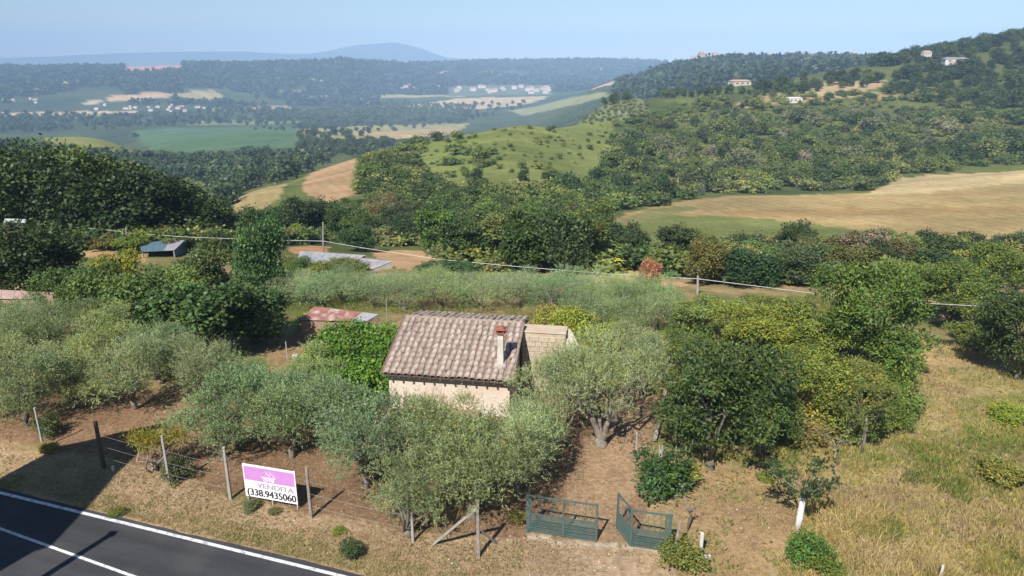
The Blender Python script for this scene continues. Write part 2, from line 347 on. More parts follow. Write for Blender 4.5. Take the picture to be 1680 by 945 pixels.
# ------------------------------------------------------------------ terrain sheet
ZONES = [   # (outline in photograph pixels, nearest, farthest forward distance, colour)
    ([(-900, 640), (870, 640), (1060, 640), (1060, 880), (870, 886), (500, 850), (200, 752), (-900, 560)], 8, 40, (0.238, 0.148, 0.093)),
    ([(400, 555), (500, 552), (500, 600), (430, 625), (330, 600)], 30, 50, (0.31, 0.205, 0.115)),
    ([(945, 880), (930, 800), (960, 720), (1010, 690), (1075, 640), (1092, 660), (1050, 760), (1030, 830), (1030, 890)], 15, 40, (0.32, 0.215, 0.14)),
    ([(860, 905), (868, 878), (980, 890), (1100, 902), (1112, 960), (1115, 1100), (700, 1100)], 10, 26, (0.37, 0.265, 0.185)),
    ([(868, 876), (980, 887), (1100, 900), (1100, 908), (980, 895), (868, 886)], 10, 26, (0.48, 0.40, 0.32)),
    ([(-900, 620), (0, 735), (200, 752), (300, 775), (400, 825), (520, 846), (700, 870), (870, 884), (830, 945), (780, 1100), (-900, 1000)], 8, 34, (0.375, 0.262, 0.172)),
    ([(1110, 760), (1270, 770), (1320, 830), (1310, 880), (1240, 945), (1140, 945), (1110, 900)], 10, 30, (0.33, 0.225, 0.125)),
    ([(1290, 790), (1480, 780), (1470, 805), (1300, 812)], 10, 30, (0.36, 0.245, 0.14)),
    ([(600, 404), (690, 410), (730, 432), (700, 445), (650, 440), (620, 425)], 55, 100, (0.45, 0.29, 0.165)),
    ([(470, 404), (540, 400), (540, 415), (480, 416)], 55, 100, (0.45, 0.25, 0.13)),
    ([(965, 447), (1060, 445), (1130, 466), (1060, 478), (980, 468)], 50, 95, (0.46, 0.31, 0.18)),
    ([(105, 376), (235, 384), (240, 430), (130, 418)], 55, 110, (0.40, 0.27, 0.14)),
    ([(1475, 600), (1490, 560), (1680, 570), (1680, 625), (1560, 640)], 25, 50, (0.40, 0.28, 0.15)),
    ([(1290, 690), (1480, 600), (2600, 600), (2600, 1300), (1200, 1300), (1320, 900), (1330, 830)], 10, 40, (0.335, 0.265, 0.125)),
    ([(1560, 655), (1700, 640), (1700, 740), (1580, 730)], 10, 40, (0.20, 0.215, 0.06)),
    ([(1350, 720), (1480, 690), (1500, 760), (1380, 780)], 10, 40, (0.19, 0.20, 0.06)),
    # the wheat field, its green foot and its stubble top
    ([(985, 375), (1030, 350), (1100, 331), (1200, 321), (1420, 317), (1480, 292), (1560, 282), (1900, 255), (1900, 425), (1590, 416), (1440, 410), (1300, 420), (1000, 420)], 103, 262, (0.33, 0.245, 0.115)),
    ([(985, 375), (1080, 352), (1200, 354), (1330, 366), (1420, 378), (1500, 395), (1500, 425), (985, 425)], 103, 240, (0.155, 0.175, 0.055)),
    ([(1000, 372), (1060, 345), (1120, 335), (1150, 340), (1060, 365)], 110, 240, (0.22, 0.21, 0.085)),
    ([(1420, 318), (1480, 292), (1560, 282), (1900, 255), (1900, 300), (1640, 302), (1500, 318)], 150, 262, (0.44, 0.345, 0.19)),
    ([(1490, 392), (1560, 396), (1680, 408), (1680, 420), (1500, 412)], 100, 160, (0.42, 0.31, 0.17)),
    ([(1180, 345), (1680, 338), (1680, 350), (1200, 356)], 110, 240, (0.30, 0.205, 0.09)),
    # spur hill, brown valley fields, hillside clearings
    ([(640, 310), (690, 240), (760, 214), (880, 192), (1010, 198), (1000, 250), (970, 300), (880, 320), (760, 325)], 170, 425, (0.165, 0.190, 0.055)),
    ([(495, 300), (512, 278), (560, 261), (612, 255), (590, 268), (582, 280), (590, 314), (540, 335), (500, 318)], 150, 420, (0.34, 0.225, 0.13)),
    ([(376, 335), (410, 312), (470, 300), (455, 325), (420, 348), (380, 350)], 150, 330, (0.31, 0.24, 0.115)),
    ([(590, 322), (635, 328), (660, 350), (600, 350)], 140, 260, (0.36, 0.235, 0.15)),
    ([(1268, 170), (1300, 160), (1350, 134), (1455, 131), (1450, 142), (1400, 155), (1340, 168)], 400, 700, (0.40, 0.30, 0.175)),
    ([(1380, 160), (1470, 145), (1540, 140), (1540, 155), (1440, 165)], 400, 700, (0.30, 0.25, 0.12)),
    ([(1200, 172), (1265, 152), (1290, 152), (1280, 172), (1210, 180)], 400, 700, (0.34, 0.25, 0.15)),
    ([(900, 194), (960, 175), (1064, 160), (1064, 200), (950, 203)], 350, 540, (0.175, 0.20, 0.10)),
    # far valley floor
    ([(215, 214), (300, 208), (492, 208), (492, 242), (300, 250), (245, 246)], 640, 1700, (0.080, 0.140, 0.060)),
    ([(490, 211), (640, 204), (770, 202), (752, 216), (640, 230), (490, 226)], 640, 1900, (0.30, 0.27, 0.12)),
    ([(560, 219), (700, 212), (750, 212), (740, 220), (640, 229)], 640, 1900, (0.40, 0.30, 0.17)),
    ([(495, 244), (560, 243), (560, 250), (500, 252)], 500, 1200, (0.30, 0.25, 0.13)),
    ([(52, 222), (180, 214), (236, 226), (268, 252), (180, 256), (90, 236)], 440, 780, (0.21, 0.215, 0.07)),
    ([(300, 199), (420, 196), (520, 199), (420, 204), (310, 205)], 1100, 2400, (0.20, 0.22, 0.09)),
    ([(640, 174), (690, 170), (760, 160), (905, 157), (860, 172), (740, 182)], 1400, 4500, (0.46, 0.36, 0.23)),
    ([(480, 158), (640, 155), (760, 154), (760, 158), (500, 162)], 1400, 4500, (0.34, 0.31, 0.16)),
    ([(340, 178), (470, 172), (480, 178), (350, 183)], 1700, 3600, (0.36, 0.28, 0.16)),
    ([(0, 184), (220, 181), (226, 184), (120, 188), (0, 191)], 1700, 3200, (0.52, 0.38, 0.26)),
    ([(108, 188), (170, 186), (150, 192), (120, 194)], 1500, 3200, (0.34, 0.30, 0.14)),
    # fields on the far slope and plateau
    ([(166, 164), (190, 155), (270, 150), (292, 157), (250, 161), (200, 166)], 2200, 4000, (0.50, 0.34, 0.22)),
    ([(284, 152), (345, 147), (372, 158), (335, 166), (300, 160)], 2200, 4000, (0.38, 0.31, 0.16)),
    ([(200, 119), (208, 107), (300, 103), (306, 114), (240, 117)], 2600, 4400, (0.52, 0.27, 0.19)),
    ([(60, 120), (120, 114), (136, 117), (100, 121)], 2600, 4400, (0.40, 0.28, 0.18)),
    ([(135, 168), (165, 162), (170, 168), (140, 172)], 2200, 4000, (0.5, 0.4, 0.3)),
    ([(715, 118), (735, 115), (745, 121), (720, 124)], 2600, 5500, (0.36, 0.28, 0.18)),
    ([(785, 117), (812, 115), (806, 122), (788, 121)], 2600, 5500, (0.40, 0.34, 0.22)),
    ([(865, 128), (900, 124), (905, 130), (870, 132)], 2600, 5500, (0.34, 0.30, 0.18)),
    ([(745, 131), (770, 128), (768, 133), (748, 135)], 2600, 5500, (0.34, 0.30, 0.18)),
    ([(498, 133), (509, 129), (542, 129), (531, 133)], 2400, 5600, (0.34, 0.28, 0.17)),
    ([(564, 143), (577, 139), (616, 139), (603, 143)], 2400, 5600, (0.4, 0.31, 0.2)),
    ([(410, 141), (420, 137), (450, 137), (440, 141)], 2400, 5600, (0.36, 0.28, 0.16)),
    ([(630, 128), (640, 124), (670, 124), (660, 128)], 2400, 5600, (0.33, 0.27, 0.17)),
    ([(804, 142), (817, 138), (856, 138), (843, 142)], 2400, 5600, (0.42, 0.34, 0.22)),
    ([(918, 121), (929, 117), (962, 117), (951, 121)], 2400, 5600, (0.4, 0.33, 0.22)),
    ([(450, 152), (465, 148), (510, 148), (495, 152)], 2400, 5600, (0.3, 0.28, 0.15)),
    ([(662, 145), (676, 141), (718, 141), (704, 145)], 2400, 5600, (0.4, 0.33, 0.22)),
    ([(30, 148), (45, 144), (90, 144), (75, 148)], 2400, 5600, (0.24, 0.24, 0.12)),
    ([(90, 137), (100, 133), (130, 133), (120, 137)], 2400, 5600, (0.3, 0.25, 0.15)),
    ([(330, 138), (340, 134), (370, 134), (360, 138)], 2400, 5600, (0.27, 0.24, 0.14)),
    ([(969, 113.5), (977, 110.5), (1001, 110.5), (993, 113.5)], 2400, 5600, (0.36, 0.3, 0.2)),
    ([(735, 142), (800, 138), (910, 138), (905, 155), (735, 157)], 2400, 5600, (0.13, 0.145, 0.085)),
    ([(900, 152), (960, 138), (1035, 124), (1040, 129), (990, 142), (920, 156)], 1200, 2300, (0.48, 0.33, 0.22)),
    ([(830, 180), (900, 166), (990, 150), (1000, 156), (940, 172), (860, 190)], 1000, 2300, (0.24, 0.25, 0.12)),
    ([(1090, 135), (1130, 122), (1180, 124), (1195, 136), (1120, 140)], 900, 1500, (0.26, 0.25, 0.12)),
]
def land_colour(X, Y, Z):
    px, py = project(X, Y, Z)
    j = 7.0
    jx = j * 2 * fbm(X, Y, 3.0, 41) * np.clip(60 / np.maximum(Y, 1), 0, 2.5) + 14 * fbm(X, Y, 60, 43) * (Y > 100)
    jy = j * fbm(X, Y, 3.0, 47) * np.clip(60 / np.maximum(Y, 1), 0, 2.5) + 3.5 * fbm(X, Y, 60, 53) * ((Y > 100) & (Y < 1000))
    global ROWS
    col = np.zeros((len(X), 3)); ROWS = np.zeros(len(X), np.float32)
    n1, n2, n3 = fbm(X, Y, 6, 5), fbm(X, Y, 2.0, 8), fbm(X, Y, 30, 9)
    def lerp(a, b, t):
        t = np.clip(t, 0, 1)[:, None]; return np.array(a) * (1 - t) + np.array(b) * t
    near = lerp((0.13, 0.15, 0.045), (0.36, 0.26, 0.15), 0.55 + 2.6 * n1 + 1.4 * n2)
    mid = lerp((0.065, 0.090, 0.028), (0.135, 0.150, 0.045), 0.5 + 2.2 * n3 + 1.0 * n1)
    far = lerp((0.035, 0.055, 0.022), (0.075, 0.095, 0.035), 0.5 + 2.5 * fbm(X, Y, 120, 31))
    w1 = np.clip((Y - 60) / 40, 0, 1)[:, None]; w2 = np.clip((Y - 500) / 300, 0, 1)[:, None]
    col = near * (1 - w1) + mid * w1; col = col * (1 - w2) + far * w2
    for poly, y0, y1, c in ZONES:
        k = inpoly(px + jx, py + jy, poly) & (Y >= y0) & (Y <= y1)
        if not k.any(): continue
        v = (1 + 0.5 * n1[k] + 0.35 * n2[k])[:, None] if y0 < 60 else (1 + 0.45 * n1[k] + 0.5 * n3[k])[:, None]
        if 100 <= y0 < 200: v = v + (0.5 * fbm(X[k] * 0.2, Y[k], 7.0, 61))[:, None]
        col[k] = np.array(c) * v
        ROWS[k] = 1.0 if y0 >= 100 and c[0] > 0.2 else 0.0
    d = ROADD(X, Y)
    g = (np.clip(1 - np.abs(d - 0.5) / 0.9, 0, 1) * np.clip(fbm(X, Y, 1.2, 71) * 4 + 0.6, 0, 1))[:, None] * (d > 0)[:, None] * (Y < 40)[:, None]
    col = col * (1 - 0.6 * g) + np.array((0.24, 0.20, 0.075)) * 0.6 * g
    return np.clip(col, 0.01, 0.8)
_an = np.concatenate([np.arange(-180, -42, 4.0), np.arange(-42, 42, 0.29), np.arange(42, 180, 4.0)]) * math.pi / 180
_rr = np.concatenate([np.exp(np.arange(math.log(1.5), math.log(9), 0.15)), np.exp(np.arange(math.log(9), math.log(60), 0.0125)), np.exp(np.arange(math.log(60), math.log(11600), 0.0155))])
_A, _R = np.meshgrid(_an, _rr, indexing='ij')
_X, _Y = (np.sin(_A) * _R).ravel(), (np.cos(_A) * _R).ravel()
_Z = H(_X, _Y)
_V = np.stack([_X, _Y, _Z], 1); nA, nR = _A.shape
_i = np.arange(nA)[:, None] * nR; _j = np.arange(nR - 1)[None, :]; _i2 = ((np.arange(nA) + 1) % nA)[:, None] * nR
_Q = np.stack([_i + _j, _i + _j + 1, _i2 + _j + 1, _i2 + _j], -1).reshape(-1, 4)
_c = len(_V); _V = np.vstack([_V, [[0, 0, float(H(np.array([0.0]), np.array([0.0]))[0])]]])
_T = np.stack([np.full(nA, _c), np.arange(nA) * nR, ((np.arange(nA) + 1) % nA) * nR], -1)
_col = land_colour(_V[:, 0], _V[:, 1], _V[:, 2])
terrain = obj('terrain', mesh_np('terrain', _V, _Q[:, ::-1], _T[:, ::-1], _col, True), GROUND); tag(terrain, kind='structure')
_ra = terrain.data.attributes.new('Row', 'FLOAT', 'POINT'); _ra.data.foreach_set('value', ROWS)

# mountain and low ridges on the skyline
def ridge(name, prof, Y0, depth, seed):
    xs = np.arange(prof[0][0], prof[-1][0] + 1, 6.0); pr = np.interp(xs, [p[0] for p in prof], [p[1] for p in prof])
    rows = np.linspace(-1, 1, 25); V = []
    for r in rows:
        Y = Y0 + r * depth; X = (xs - 840) / F * CP * Y0 * (1 + r * depth / Y0 * 0.5)
        top = CAM_Z - Y0 * tan_dep(pr)
        env = 1 - abs(r) ** 1.5
        top = top + (22 * fbm(X, np.full_like(X, Y0), 260, seed + 2, 4) if name == 'mountain' else 6 * fbm(X, np.full_like(X, Y0), 300, seed + 2, 4))
        z = -150 + (top + 150) * env + (80 * fbm(X, np.full_like(X, Y), 800, seed, 5)) * env * (1 - env) * 2.0
        V.append(np.stack([X, np.full_like(X, Y), z], 1))
    V = np.concatenate(V); n = len(xs); m = len(rows)
    i = np.arange(m - 1)[:, None] * n + np.arange(n - 1)[None, :]
    Q = np.stack([i, i + 1, i + n + 1, i + n], -1).reshape(-1, 4)
    c = np.tile((0.045, 0.065, 0.03), (len(V), 1)) * (1 + 0.8 * fbm(V[:, 0], V[:, 1], 500, seed + 5))[:, None]
    return tag(obj(name, mesh_np(name, V, Q, None, c, True), GROUND), kind='structure')
ridge('mountain', [(380, 112), (440, 100), (500, 89), (540, 83), (570, 76), (600, 72), (622, 71), (640, 69), (655, 70), (672, 74), (690, 79), (710, 86), (740, 96), (800, 104), (880, 112)], 11300, 800, 3)
ridge('distant_ridge', [(-700, 100), (-300, 97), (0, 95), (80, 92), (190, 87), (300, 84), (400, 84), (470, 88), (560, 88), (700, 92), (800, 98), (1000, 104)], 10600, 700, 9)
# ------------------------------------------------------------------ road
ASPH = plain('asphalt', (0.026, 0.027, 0.031), (0.062, 0.062, 0.066), 45, 0.85, 0.01, c3=(0.060, 0.059, 0.060), s3=0.5)
PAINT = plain('road_paint', (0.58, 0.58, 0.57), (0.76, 0.76, 0.75), 14, 0.7, 0.004, c3=(0.36, 0.35, 0.34), s3=5.0)
_am = ASPH.node_tree; _bs = _am.nodes['Principled BSDF']; _old = _bs.inputs['Base Color'].links[0].from_socket   # long faint wheel tracks along the lanes
_mp = _am.nodes.new('ShaderNodeMapping'); _mp.inputs['Rotation'].default_value = (0, 0, -math.atan2(RD[1], RD[0])); _mp.inputs['Scale'].default_value = (0.06, 1.6, 1)
_mp.vector_type = 'TEXTURE'; _mp.inputs['Rotation'].default_value = (0, 0, math.atan2(RD[1], RD[0])); _mp.inputs['Scale'].default_value = (14, 0.7, 1)
_am.links.new(_am.nodes.new('ShaderNodeTexCoord').outputs['Object'], _mp.inputs[0])
_tk = ramp(_am.nodes, _am.links, noise(_am.nodes, _am.links, _mp.outputs[0], 1.0, 5), [(0.35, 0.80), (0.65, 1.22)])
_am.links.new(mix(_am.nodes, _am.links, _old, _tk, 1.0, 'MULTIPLY'), _bs.inputs['Base Color'])
def strip(name, d0, d1, lift, mat, wob=0.0):
    ss = np.arange(-75, 90, 0.25 if wob else 1.0); V = []
    for d, w in ((d0, 0), (d1, wob)):
        dd = d + w * (fbm(ss, ss * 0, 0.7, 77) + fbm(ss, ss * 0, 4, 78))
        X = _r0[0] + ss * RD[0] + dd * RN[0]; Y = _r0[1] + ss * RD[1] + dd * RN[1]
        zc = H(_r0[0] + ss * RD[0] - 0.5 * RN[0], _r0[1] + ss * RD[1] - 0.5 * RN[1])
        V.append(np.stack([X, Y, zc + lift], 1))
    V = np.concatenate(V); n = len(ss); i = np.arange(n - 1)
    Q = np.stack([i, i + 1, i + n + 1, i + n], -1)
    return tag(obj(name, mesh_np(name, V, Q), mat), kind='structure')
strip('road', -(2 * LANE + 0.35), 0.24, 0.030, ASPH, 0.10)
strip('road_edge_line', -0.07, 0.07, 0.036, PAINT)
_c1 = ground0(215, 945); _cd = (_c1 - _c0) / np.linalg.norm(_c1 - _c0); _cn = np.array([-_cd[1], _cd[0]]); _V = []
for _s in np.arange(-14, 14, 0.5):                     # the centre line closes in on the edge line towards the left
    for _w in (-0.055, 0.055): _p = _c0 + _cd * _s + _cn * _w; _V.append((_p[0], _p[1], 0.037))
_i = np.arange(len(_V) // 2 - 1) * 2
tag(obj('road_centre_line', mesh_np('road_centre_line', np.array(_V), np.stack([_i, _i + 2, _i + 3, _i + 1], -1)), PAINT), kind='structure')

# ------------------------------------------------------------------ leaf and branch makers (numpy)
def unit(a): return a / (np.linalg.norm(a, axis=-1, keepdims=True) + 1e-9)
def leaf_quads(Pb, D, Nn, L, Wd):
    s = unit(np.cross(D, Nn)); L = np.asarray(L)[:, None]; Wd = np.asarray(Wd)[:, None]
    V = np.stack([Pb, Pb + D * L * 0.45 + s * Wd * 0.5, Pb + D * L, Pb + D * L * 0.45 - s * Wd * 0.5], 1)
    return V.reshape(-1, 3)
def quads(n): return np.arange(n * 4, dtype=np.int32).reshape(-1, 4)
def make_lobes(g, R, hc, z0, n, lr=0.5, flat=1.0):
    """n overlapping blobs filling a crown of radius R and height hc that starts at z0"""
    out = [(0, 0, z0 + hc * 0.5, R * 0.55, hc * 0.36)]
    for i in range(n):
        a = 2 * math.pi * (i + g.uniform(-0.3, 0.3)) / n * 1.618 * 1.0; q = math.sqrt(g.uniform(0.12, 1)) * R * (1 - lr * 0.8)
        zz = z0 + hc * g.uniform(0.22, 0.82)
        k = 1.0 - 0.35 * abs((zz - z0) / hc - 0.45)
        r = R * lr * g.uniform(0.7, 1.15)
        out.append((math.cos(a) * q * k, math.sin(a) * q * k, zz, r, r * g.uniform(0.6, 0.9) * flat))
    return np.array(out)
def on_lobes(g, lobes, n, inner=0.35, up=0.15):
    w = lobes[:, 3] ** 2; k = g.choice(len(lobes), n, p=w / w.sum())
    d = unit(g.normal(size=(n, 3)) + np.array([0, 0, up])); rad = 1 - inner * g.random(n) ** 1.6
    rad = rad * (1 + 0.10 * g.normal(size=n))
    Lb = lobes[k]
    Pp = Lb[:, :3] + d * rad[:, None] * np.stack([Lb[:, 3], Lb[:, 3], Lb[:, 4]], 1)
    return Pp, d, k
def olive_crown(g, R, hc, z0, ns=1650, nl=12, lobn=9, lr=0.37):
    lobes = make_lobes(g, R, hc, z0, lobn, lr)
    for L in lobes[1:]:
        L[0] *= 1.24; L[1] *= 1.24; L[2] += g.normal() * hc * 0.07
    lobes[0][3] *= 0.75
    b, d, k = on_lobes(g, lobes, ns, 0.5, 0.45)
    sd_ = unit(d * 0.75 + np.array([0, 0, 0.75]) + g.normal(size=(ns, 3)) * 0.35)
    L = g.uniform(0.28, 0.62, ns) * (1 + 1.1 * (g.random(ns) < 0.16))
    t = np.linspace(0.08, 1, nl); B = b[:, None, :] + sd_[:, None, :] * (L[:, None] * t)[:, :, None]
    B = B - np.array([0, 0, 1.0]) * (0.18 * (L[:, None] * t ** 2))[:, :, None]
    ld = unit(sd_[:, None, :] * 0.75 + g.normal(size=(ns, nl, 3)) * 0.55)
    n = ns * nl; B = B.reshape(-1, 3); ld = ld.reshape(-1, 3)
    nn = unit(g.normal(size=(n, 3)) + np.array([0, 0, 0.8]))
    V = leaf_quads(B, ld, nn, g.uniform(0.085, 0.145, n), g.uniform(0.024, 0.038, n))
    cs = np.repeat(g.uniform(0.72, 1.25, ns) * g.uniform(0.85, 1.18, len(lobes))[k], nl); hue = np.repeat(g.random(ns), nl)
    c = np.stack([cs * (0.92 + 0.22 * hue), cs, cs * (1.15 - 0.35 * hue)], 1)
    pale = g.random(n) < 0.28; c[pale] *= np.array([1.2, 1.2, 1.35])
    dry = np.repeat(g.random(ns) < 0.012, nl); c[dry] *= np.array([1.7, 1.2, 0.9])
    return V, quads(n), np.repeat(c, 4, 0), lobes
def broad_crown(g, R, hc, z0, n=9000, L=0.2, Wd=0.12, lobn=13, cl=7, inner=0.4, lr=0.45, spread=0.14, light=0.2, lobes=None, up=0.2, loose=0.0):
    if lobes is None:
        lobes = make_lobes(g, R, hc, z0, lobn, lr)
        if loose:
            lobes[0][3] *= 0.7; q = g.uniform(0.6, 1.35, len(lobes)); lobes[:, 3] *= q; lobes[:, 4] *= q
            lobes[1:, :2] *= g.uniform(0.95, 1.0 + loose, (len(lobes) - 1, 1)); lobes[1:, 2] += g.normal(size=len(lobes) - 1) * hc * 0.07
    m = n // cl; b, d, k = on_lobes(g, lobes, m, inner, up)
    Bc = np.repeat(b, cl, 0) + g.normal(size=(m * cl, 3)) * spread
    dd = np.repeat(d, cl, 0)
    ld = unit(dd * 0.6 + g.normal(size=dd.shape) * 0.6 + np.array([0, 0, -0.15]))
    nn = unit(dd * 0.6 + g.normal(size=dd.shape) * 0.5 + np.array([0, 0, 0.7]))
    N_ = m * cl
    V = leaf_quads(Bc, ld, nn, L * g.uniform(0.7, 1.3, N_), Wd * g.uniform(0.75, 1.25, N_))
    cs = np.repeat(g.uniform(0.72, 1.28, m), cl) * g.uniform(0.85, 1.15, N_)
    lob = g.uniform(0.82, 1.2, len(lobes))[k]; cs = cs * np.repeat(lob, cl)
    hue = np.repeat(g.random(m), cl)
    c = np.stack([cs * (0.85 + 0.35 * hue), cs, cs * (1.1 - 0.3 * hue)], 1)
    yl = np.repeat(g.random(m) < light * 0.3, cl); c[yl] *= np.array([1.6, 1.35, 0.8])
    return V, quads(N_), np.repeat(c, 4, 0), lobes
def core(lobes, f=0.82):
    """closed green masses inside a far crown, so that its few leaf clumps do not float"""
    import bmesh
    bm = bmesh.new(); bmesh.ops.create_icosphere(bm, subdivisions=1, radius=1.0)
    v = np.array([p.co[:] for p in bm.verts]); t = np.array([[q.index for q in x.verts] for x in bm.faces]); bm.free()
    Vs, Ts, k = [], [], 0
    for L in lobes:
        Vs.append(L[:3] + v * np.array([L[3], L[3], L[4]]) * f); Ts.append(t + k); k += len(v)
    return np.concatenate(Vs), np.concatenate(Ts)
def limb_pts(g, a, b, n=5, wob=0.12, sag=0.0):
    a, b = np.array(a, float), np.array(b, float); L = np.linalg.norm(b - a); o = []
    for i in range(n):
        t = i / (n - 1); p = a + (b - a) * t + (g.normal(size=3) * wob * L * 0.35 if 0 < i < n - 1 else 0)
        p[2] += sag * L * math.sin(t * math.pi); o.append(p)
    return o
def trunk_mb(g, lobes, h0, r0, limbs=5, forks=2, lean=0.1, low=0.35):
    m = MB(); top = np.array([g.normal() * lean, g.normal() * lean, h0])
    base = [np.array([0, 0, -0.25]), np.array([0, 0, 0.08]), top * 0.5 + g.normal(size=3) * 0.04, top]
    m.tube(base, [r0 * 1.2, r0 * 1.08, r0 * 0.92, r0 * 0.8], 8)
    idx = list(g.permutation(len(lobes)))[:limbs]
    for q in idx:
        e = lobes[q][:3] + np.array([0, 0, lobes[q][4] * 0.2]); pts = limb_pts(g, top - np.array([0, 0, h0 * low * 0.2]), e, 5, 0.12, 0.05)
        r = r0 * g.uniform(0.42, 0.62); m.tube(pts, [r, r * 0.8, r * 0.62, r * 0.45, r * 0.2], 6)
        for f in range(forks):
            s = pts[2] if f % 2 else pts[3]; dv = g.normal(size=3) * 0.6 + np.array([0, 0, 0.45])
            e2 = s + dv * (lobes[q][3] * 0.9); p2 = limb_pts(g, s, e2, 4, 0.1)
            m.tube(p2, [r * 0.45, r * 0.34, r * 0.22, r * 0.08], 5)
    return m
BARK = plain('bark_olive', (0.13, 0.105, 0.08), (0.26, 0.225, 0.185), 7, 0.9, 0.03)
BARKD = plain('bark_dark', (0.085, 0.068, 0.05), (0.19, 0.16, 0.125), 6, 0.9, 0.03)

class Proto: pass
def proto(kind, seed, R, h, trunk=0.3, **kw):
    g = np.random.default_rng(seed); p = Proto(); z0 = h * trunk * 0.75; hc = h - z0
    if kind == 'olive': V, Q, c, lb = olive_crown(g, R, hc, z0, **kw)
    else: V, Q, c, lb = broad_crown(g, R, hc, z0, **kw)
    p.crown = mesh_np(kind + '_crown', V, Q, None, c); p.crown.materials.append(FOL)
    tm = trunk_mb(g, lb, h * trunk, h * (0.042 if kind == 'olive' else 0.03), 6 if kind != 'bush' else 4)
    p.trunk = tm.mesh(kind + '_trunk', True); p.trunk.materials.append(BARK if kind == 'olive' else BARKD)
    p.h, p.R = h, R; p.lobes = lb
    return p
def single(kind, seed, R, h, trunk=0.2, corek=0.8, tr=True, **kw):
    """a crown with its trunk as one small mesh, for trees too far off to show their parts"""
    g = np.random.default_rng(seed); p = Proto(); z0 = h * trunk * 0.7; hc = h - z0
    V, Q, c, lb = broad_crown(g, R, hc, z0, **kw)
    T = np.zeros((0, 3), int)
    if corek:
        cv, ct = core(lb, corek); T = ct + len(V); V = np.vstack([V, cv])
        c = np.vstack([c, np.tile((0.95, 0.95, 0.95), (len(cv), 1)) * g.uniform(0.8, 1.1, len(cv))[:, None]])
    if tr:
        k = len(V); r = h * 0.02
        b = np.array([(x, y, z) for z in (-0.5, z0 + hc * 0.4) for x, y in ((-r, -r), (r, -r), (r, r), (-r, r))])
        V = np.vstack([V, b]); Q = np.vstack([Q, k + np.array([(0, 1, 5, 4), (1, 2, 6, 5), (2, 3, 7, 6), (3, 0, 4, 7)])])
        c = np.vstack([c, np.tile((1.9, 1.3, 1.1), (8, 1))])
    p.V, p.Q, p.T, p.c, p.h, p.R = V, Q, T, c, h, R
    return p
def as_mesh(p, name):
    m = mesh_np(name, p.V, p.Q, p.T, p.c); m.materials.append(FOL); return m
def merged(name, protos, pos, hs, tints, seed=0, kind='stuff', wide=None):
    g = np.random.default_rng(seed); Vs, Qs, Ts, cs, k = [], [], [], [], 0
    for i, (p_, h_, t_) in enumerate(zip(pos, hs, tints)):
        p = protos[g.integers(len(protos))]; a = g.uniform(0, 6.283); s = h_ / p.h
        sx = s * g.uniform(0.85, 1.25) * (1 if wide is None else wide)
        R = np.array([[math.cos(a) * sx, -math.sin(a) * sx, 0], [math.sin(a) * sx, math.cos(a) * sx, 0], [0, 0, s]])
        Vs.append(p.V @ R.T + np.array(p_)); Qs.append(p.Q + k); Ts.append(p.T + k); cs.append(p.c * np.array(t_) * g.uniform(0.8, 1.2)); k += len(p.V)
    me = mesh_np(name, np.vstack(Vs), np.vstack(Qs), np.vstack(Ts), np.clip(np.vstack(cs) * 1.3, 0.005, 0.9))
    return tag(obj(name, me, FOL), kind=kind)

OLIVE_T, DARK_T, GREEN_T, YEL_T = (0.146, 0.196, 0.085), (0.034, 0.055, 0.018), (0.075, 0.112, 0.028), (0.17, 0.19, 0.04)
OLIVES = [proto('olive', 100 + i, [2.0, 2.1, 1.9, 2.2, 1.8][i], 4.0, [0.16, 0.14, 0.2, 0.15, 0.10][i]) for i in range(5)]
GNARL = proto('olive', 150, 2.9, 5.0, 0.40, lobn=13, ns=2100, lr=0.34)
_g = np.random.default_rng(6); _m = MB()
_m.tube([(0, 0, -0.3), (0, 0, 0.12), (-0.03, 0, 0.45)], [0.42, 0.34, 0.27], 10)
for _i, (_fx, _fy, _fz, _r) in enumerate(((-0.62, -0.1, 1.65, 0.19), (0.34, -0.15, 1.35, 0.16), (0.05, 0.4, 1.3, 0.13))):
    _e = np.array((_fx, _fy, _fz)); _m.tube(limb_pts(_g, (0, 0, 0.35), _e, 5, 0.15), [_r * 1.15, _r, _r * 0.92, _r * 0.85, _r * 0.75], 8)
    for _L in sorted(GNARL.lobes, key=lambda q: np.hypot(q[0] - 2 * _fx, q[1] - 2 * _fy))[:5]:
        _p = limb_pts(_g, _e, _L[:3] + np.array((0, 0, 0.1)), 6, 0.22); _m.tube(_p, [_r * 0.7, _r * 0.6, _r * 0.48, _r * 0.36, _r * 0.24, _r * 0.1], 6)
        for _q in _p[2:]:
            _m.tube(limb_pts(_g, _q, _q + _g.normal(size=3) * 0.45, 4, 0.2), [_r * 0.2, _r * 0.14, _r * 0.09, _r * 0.03], 4)
GNARL.trunk = _m.mesh('gnarled_trunk', True); GNARL.trunk.materials.append(BARK)
_q = np.arange(len(GNARL.crown.vertices)); _co = np.zeros(len(_q) * 3, np.float32); GNARL.crown.vertices.foreach_get('co', _co); _co = _co.reshape(-1, 4, 3)
_cl = np.zeros(len(_q) * 4, np.float32); GNARL.crown.attributes['Col'].data.foreach_get('color', _cl); _cl = _cl.reshape(-1, 4, 4)
_cc = _co.mean(1); _keep = ~((_cc[:, 1] < -0.25) & (np.abs(_cc[:, 0]) < 1.5) & (_cc[:, 2] < 2.9 + 0.35 * _cc[:, 1] * 0)) | (_g.random(len(_cc)) < 0.05)
GNARL.crown = mesh_np('gnarled_crown', _co[_keep].reshape(-1, 3), quads(int(_keep.sum())), None, _cl[_keep].reshape(-1, 4)[:, :3]); GNARL.crown.materials.append(FOL)
OLIVEB = [proto('olive', 120 + i, 2.1, 3.6, 0.12, ns=1000, nl=9, lr=0.36) for i in range(3)]
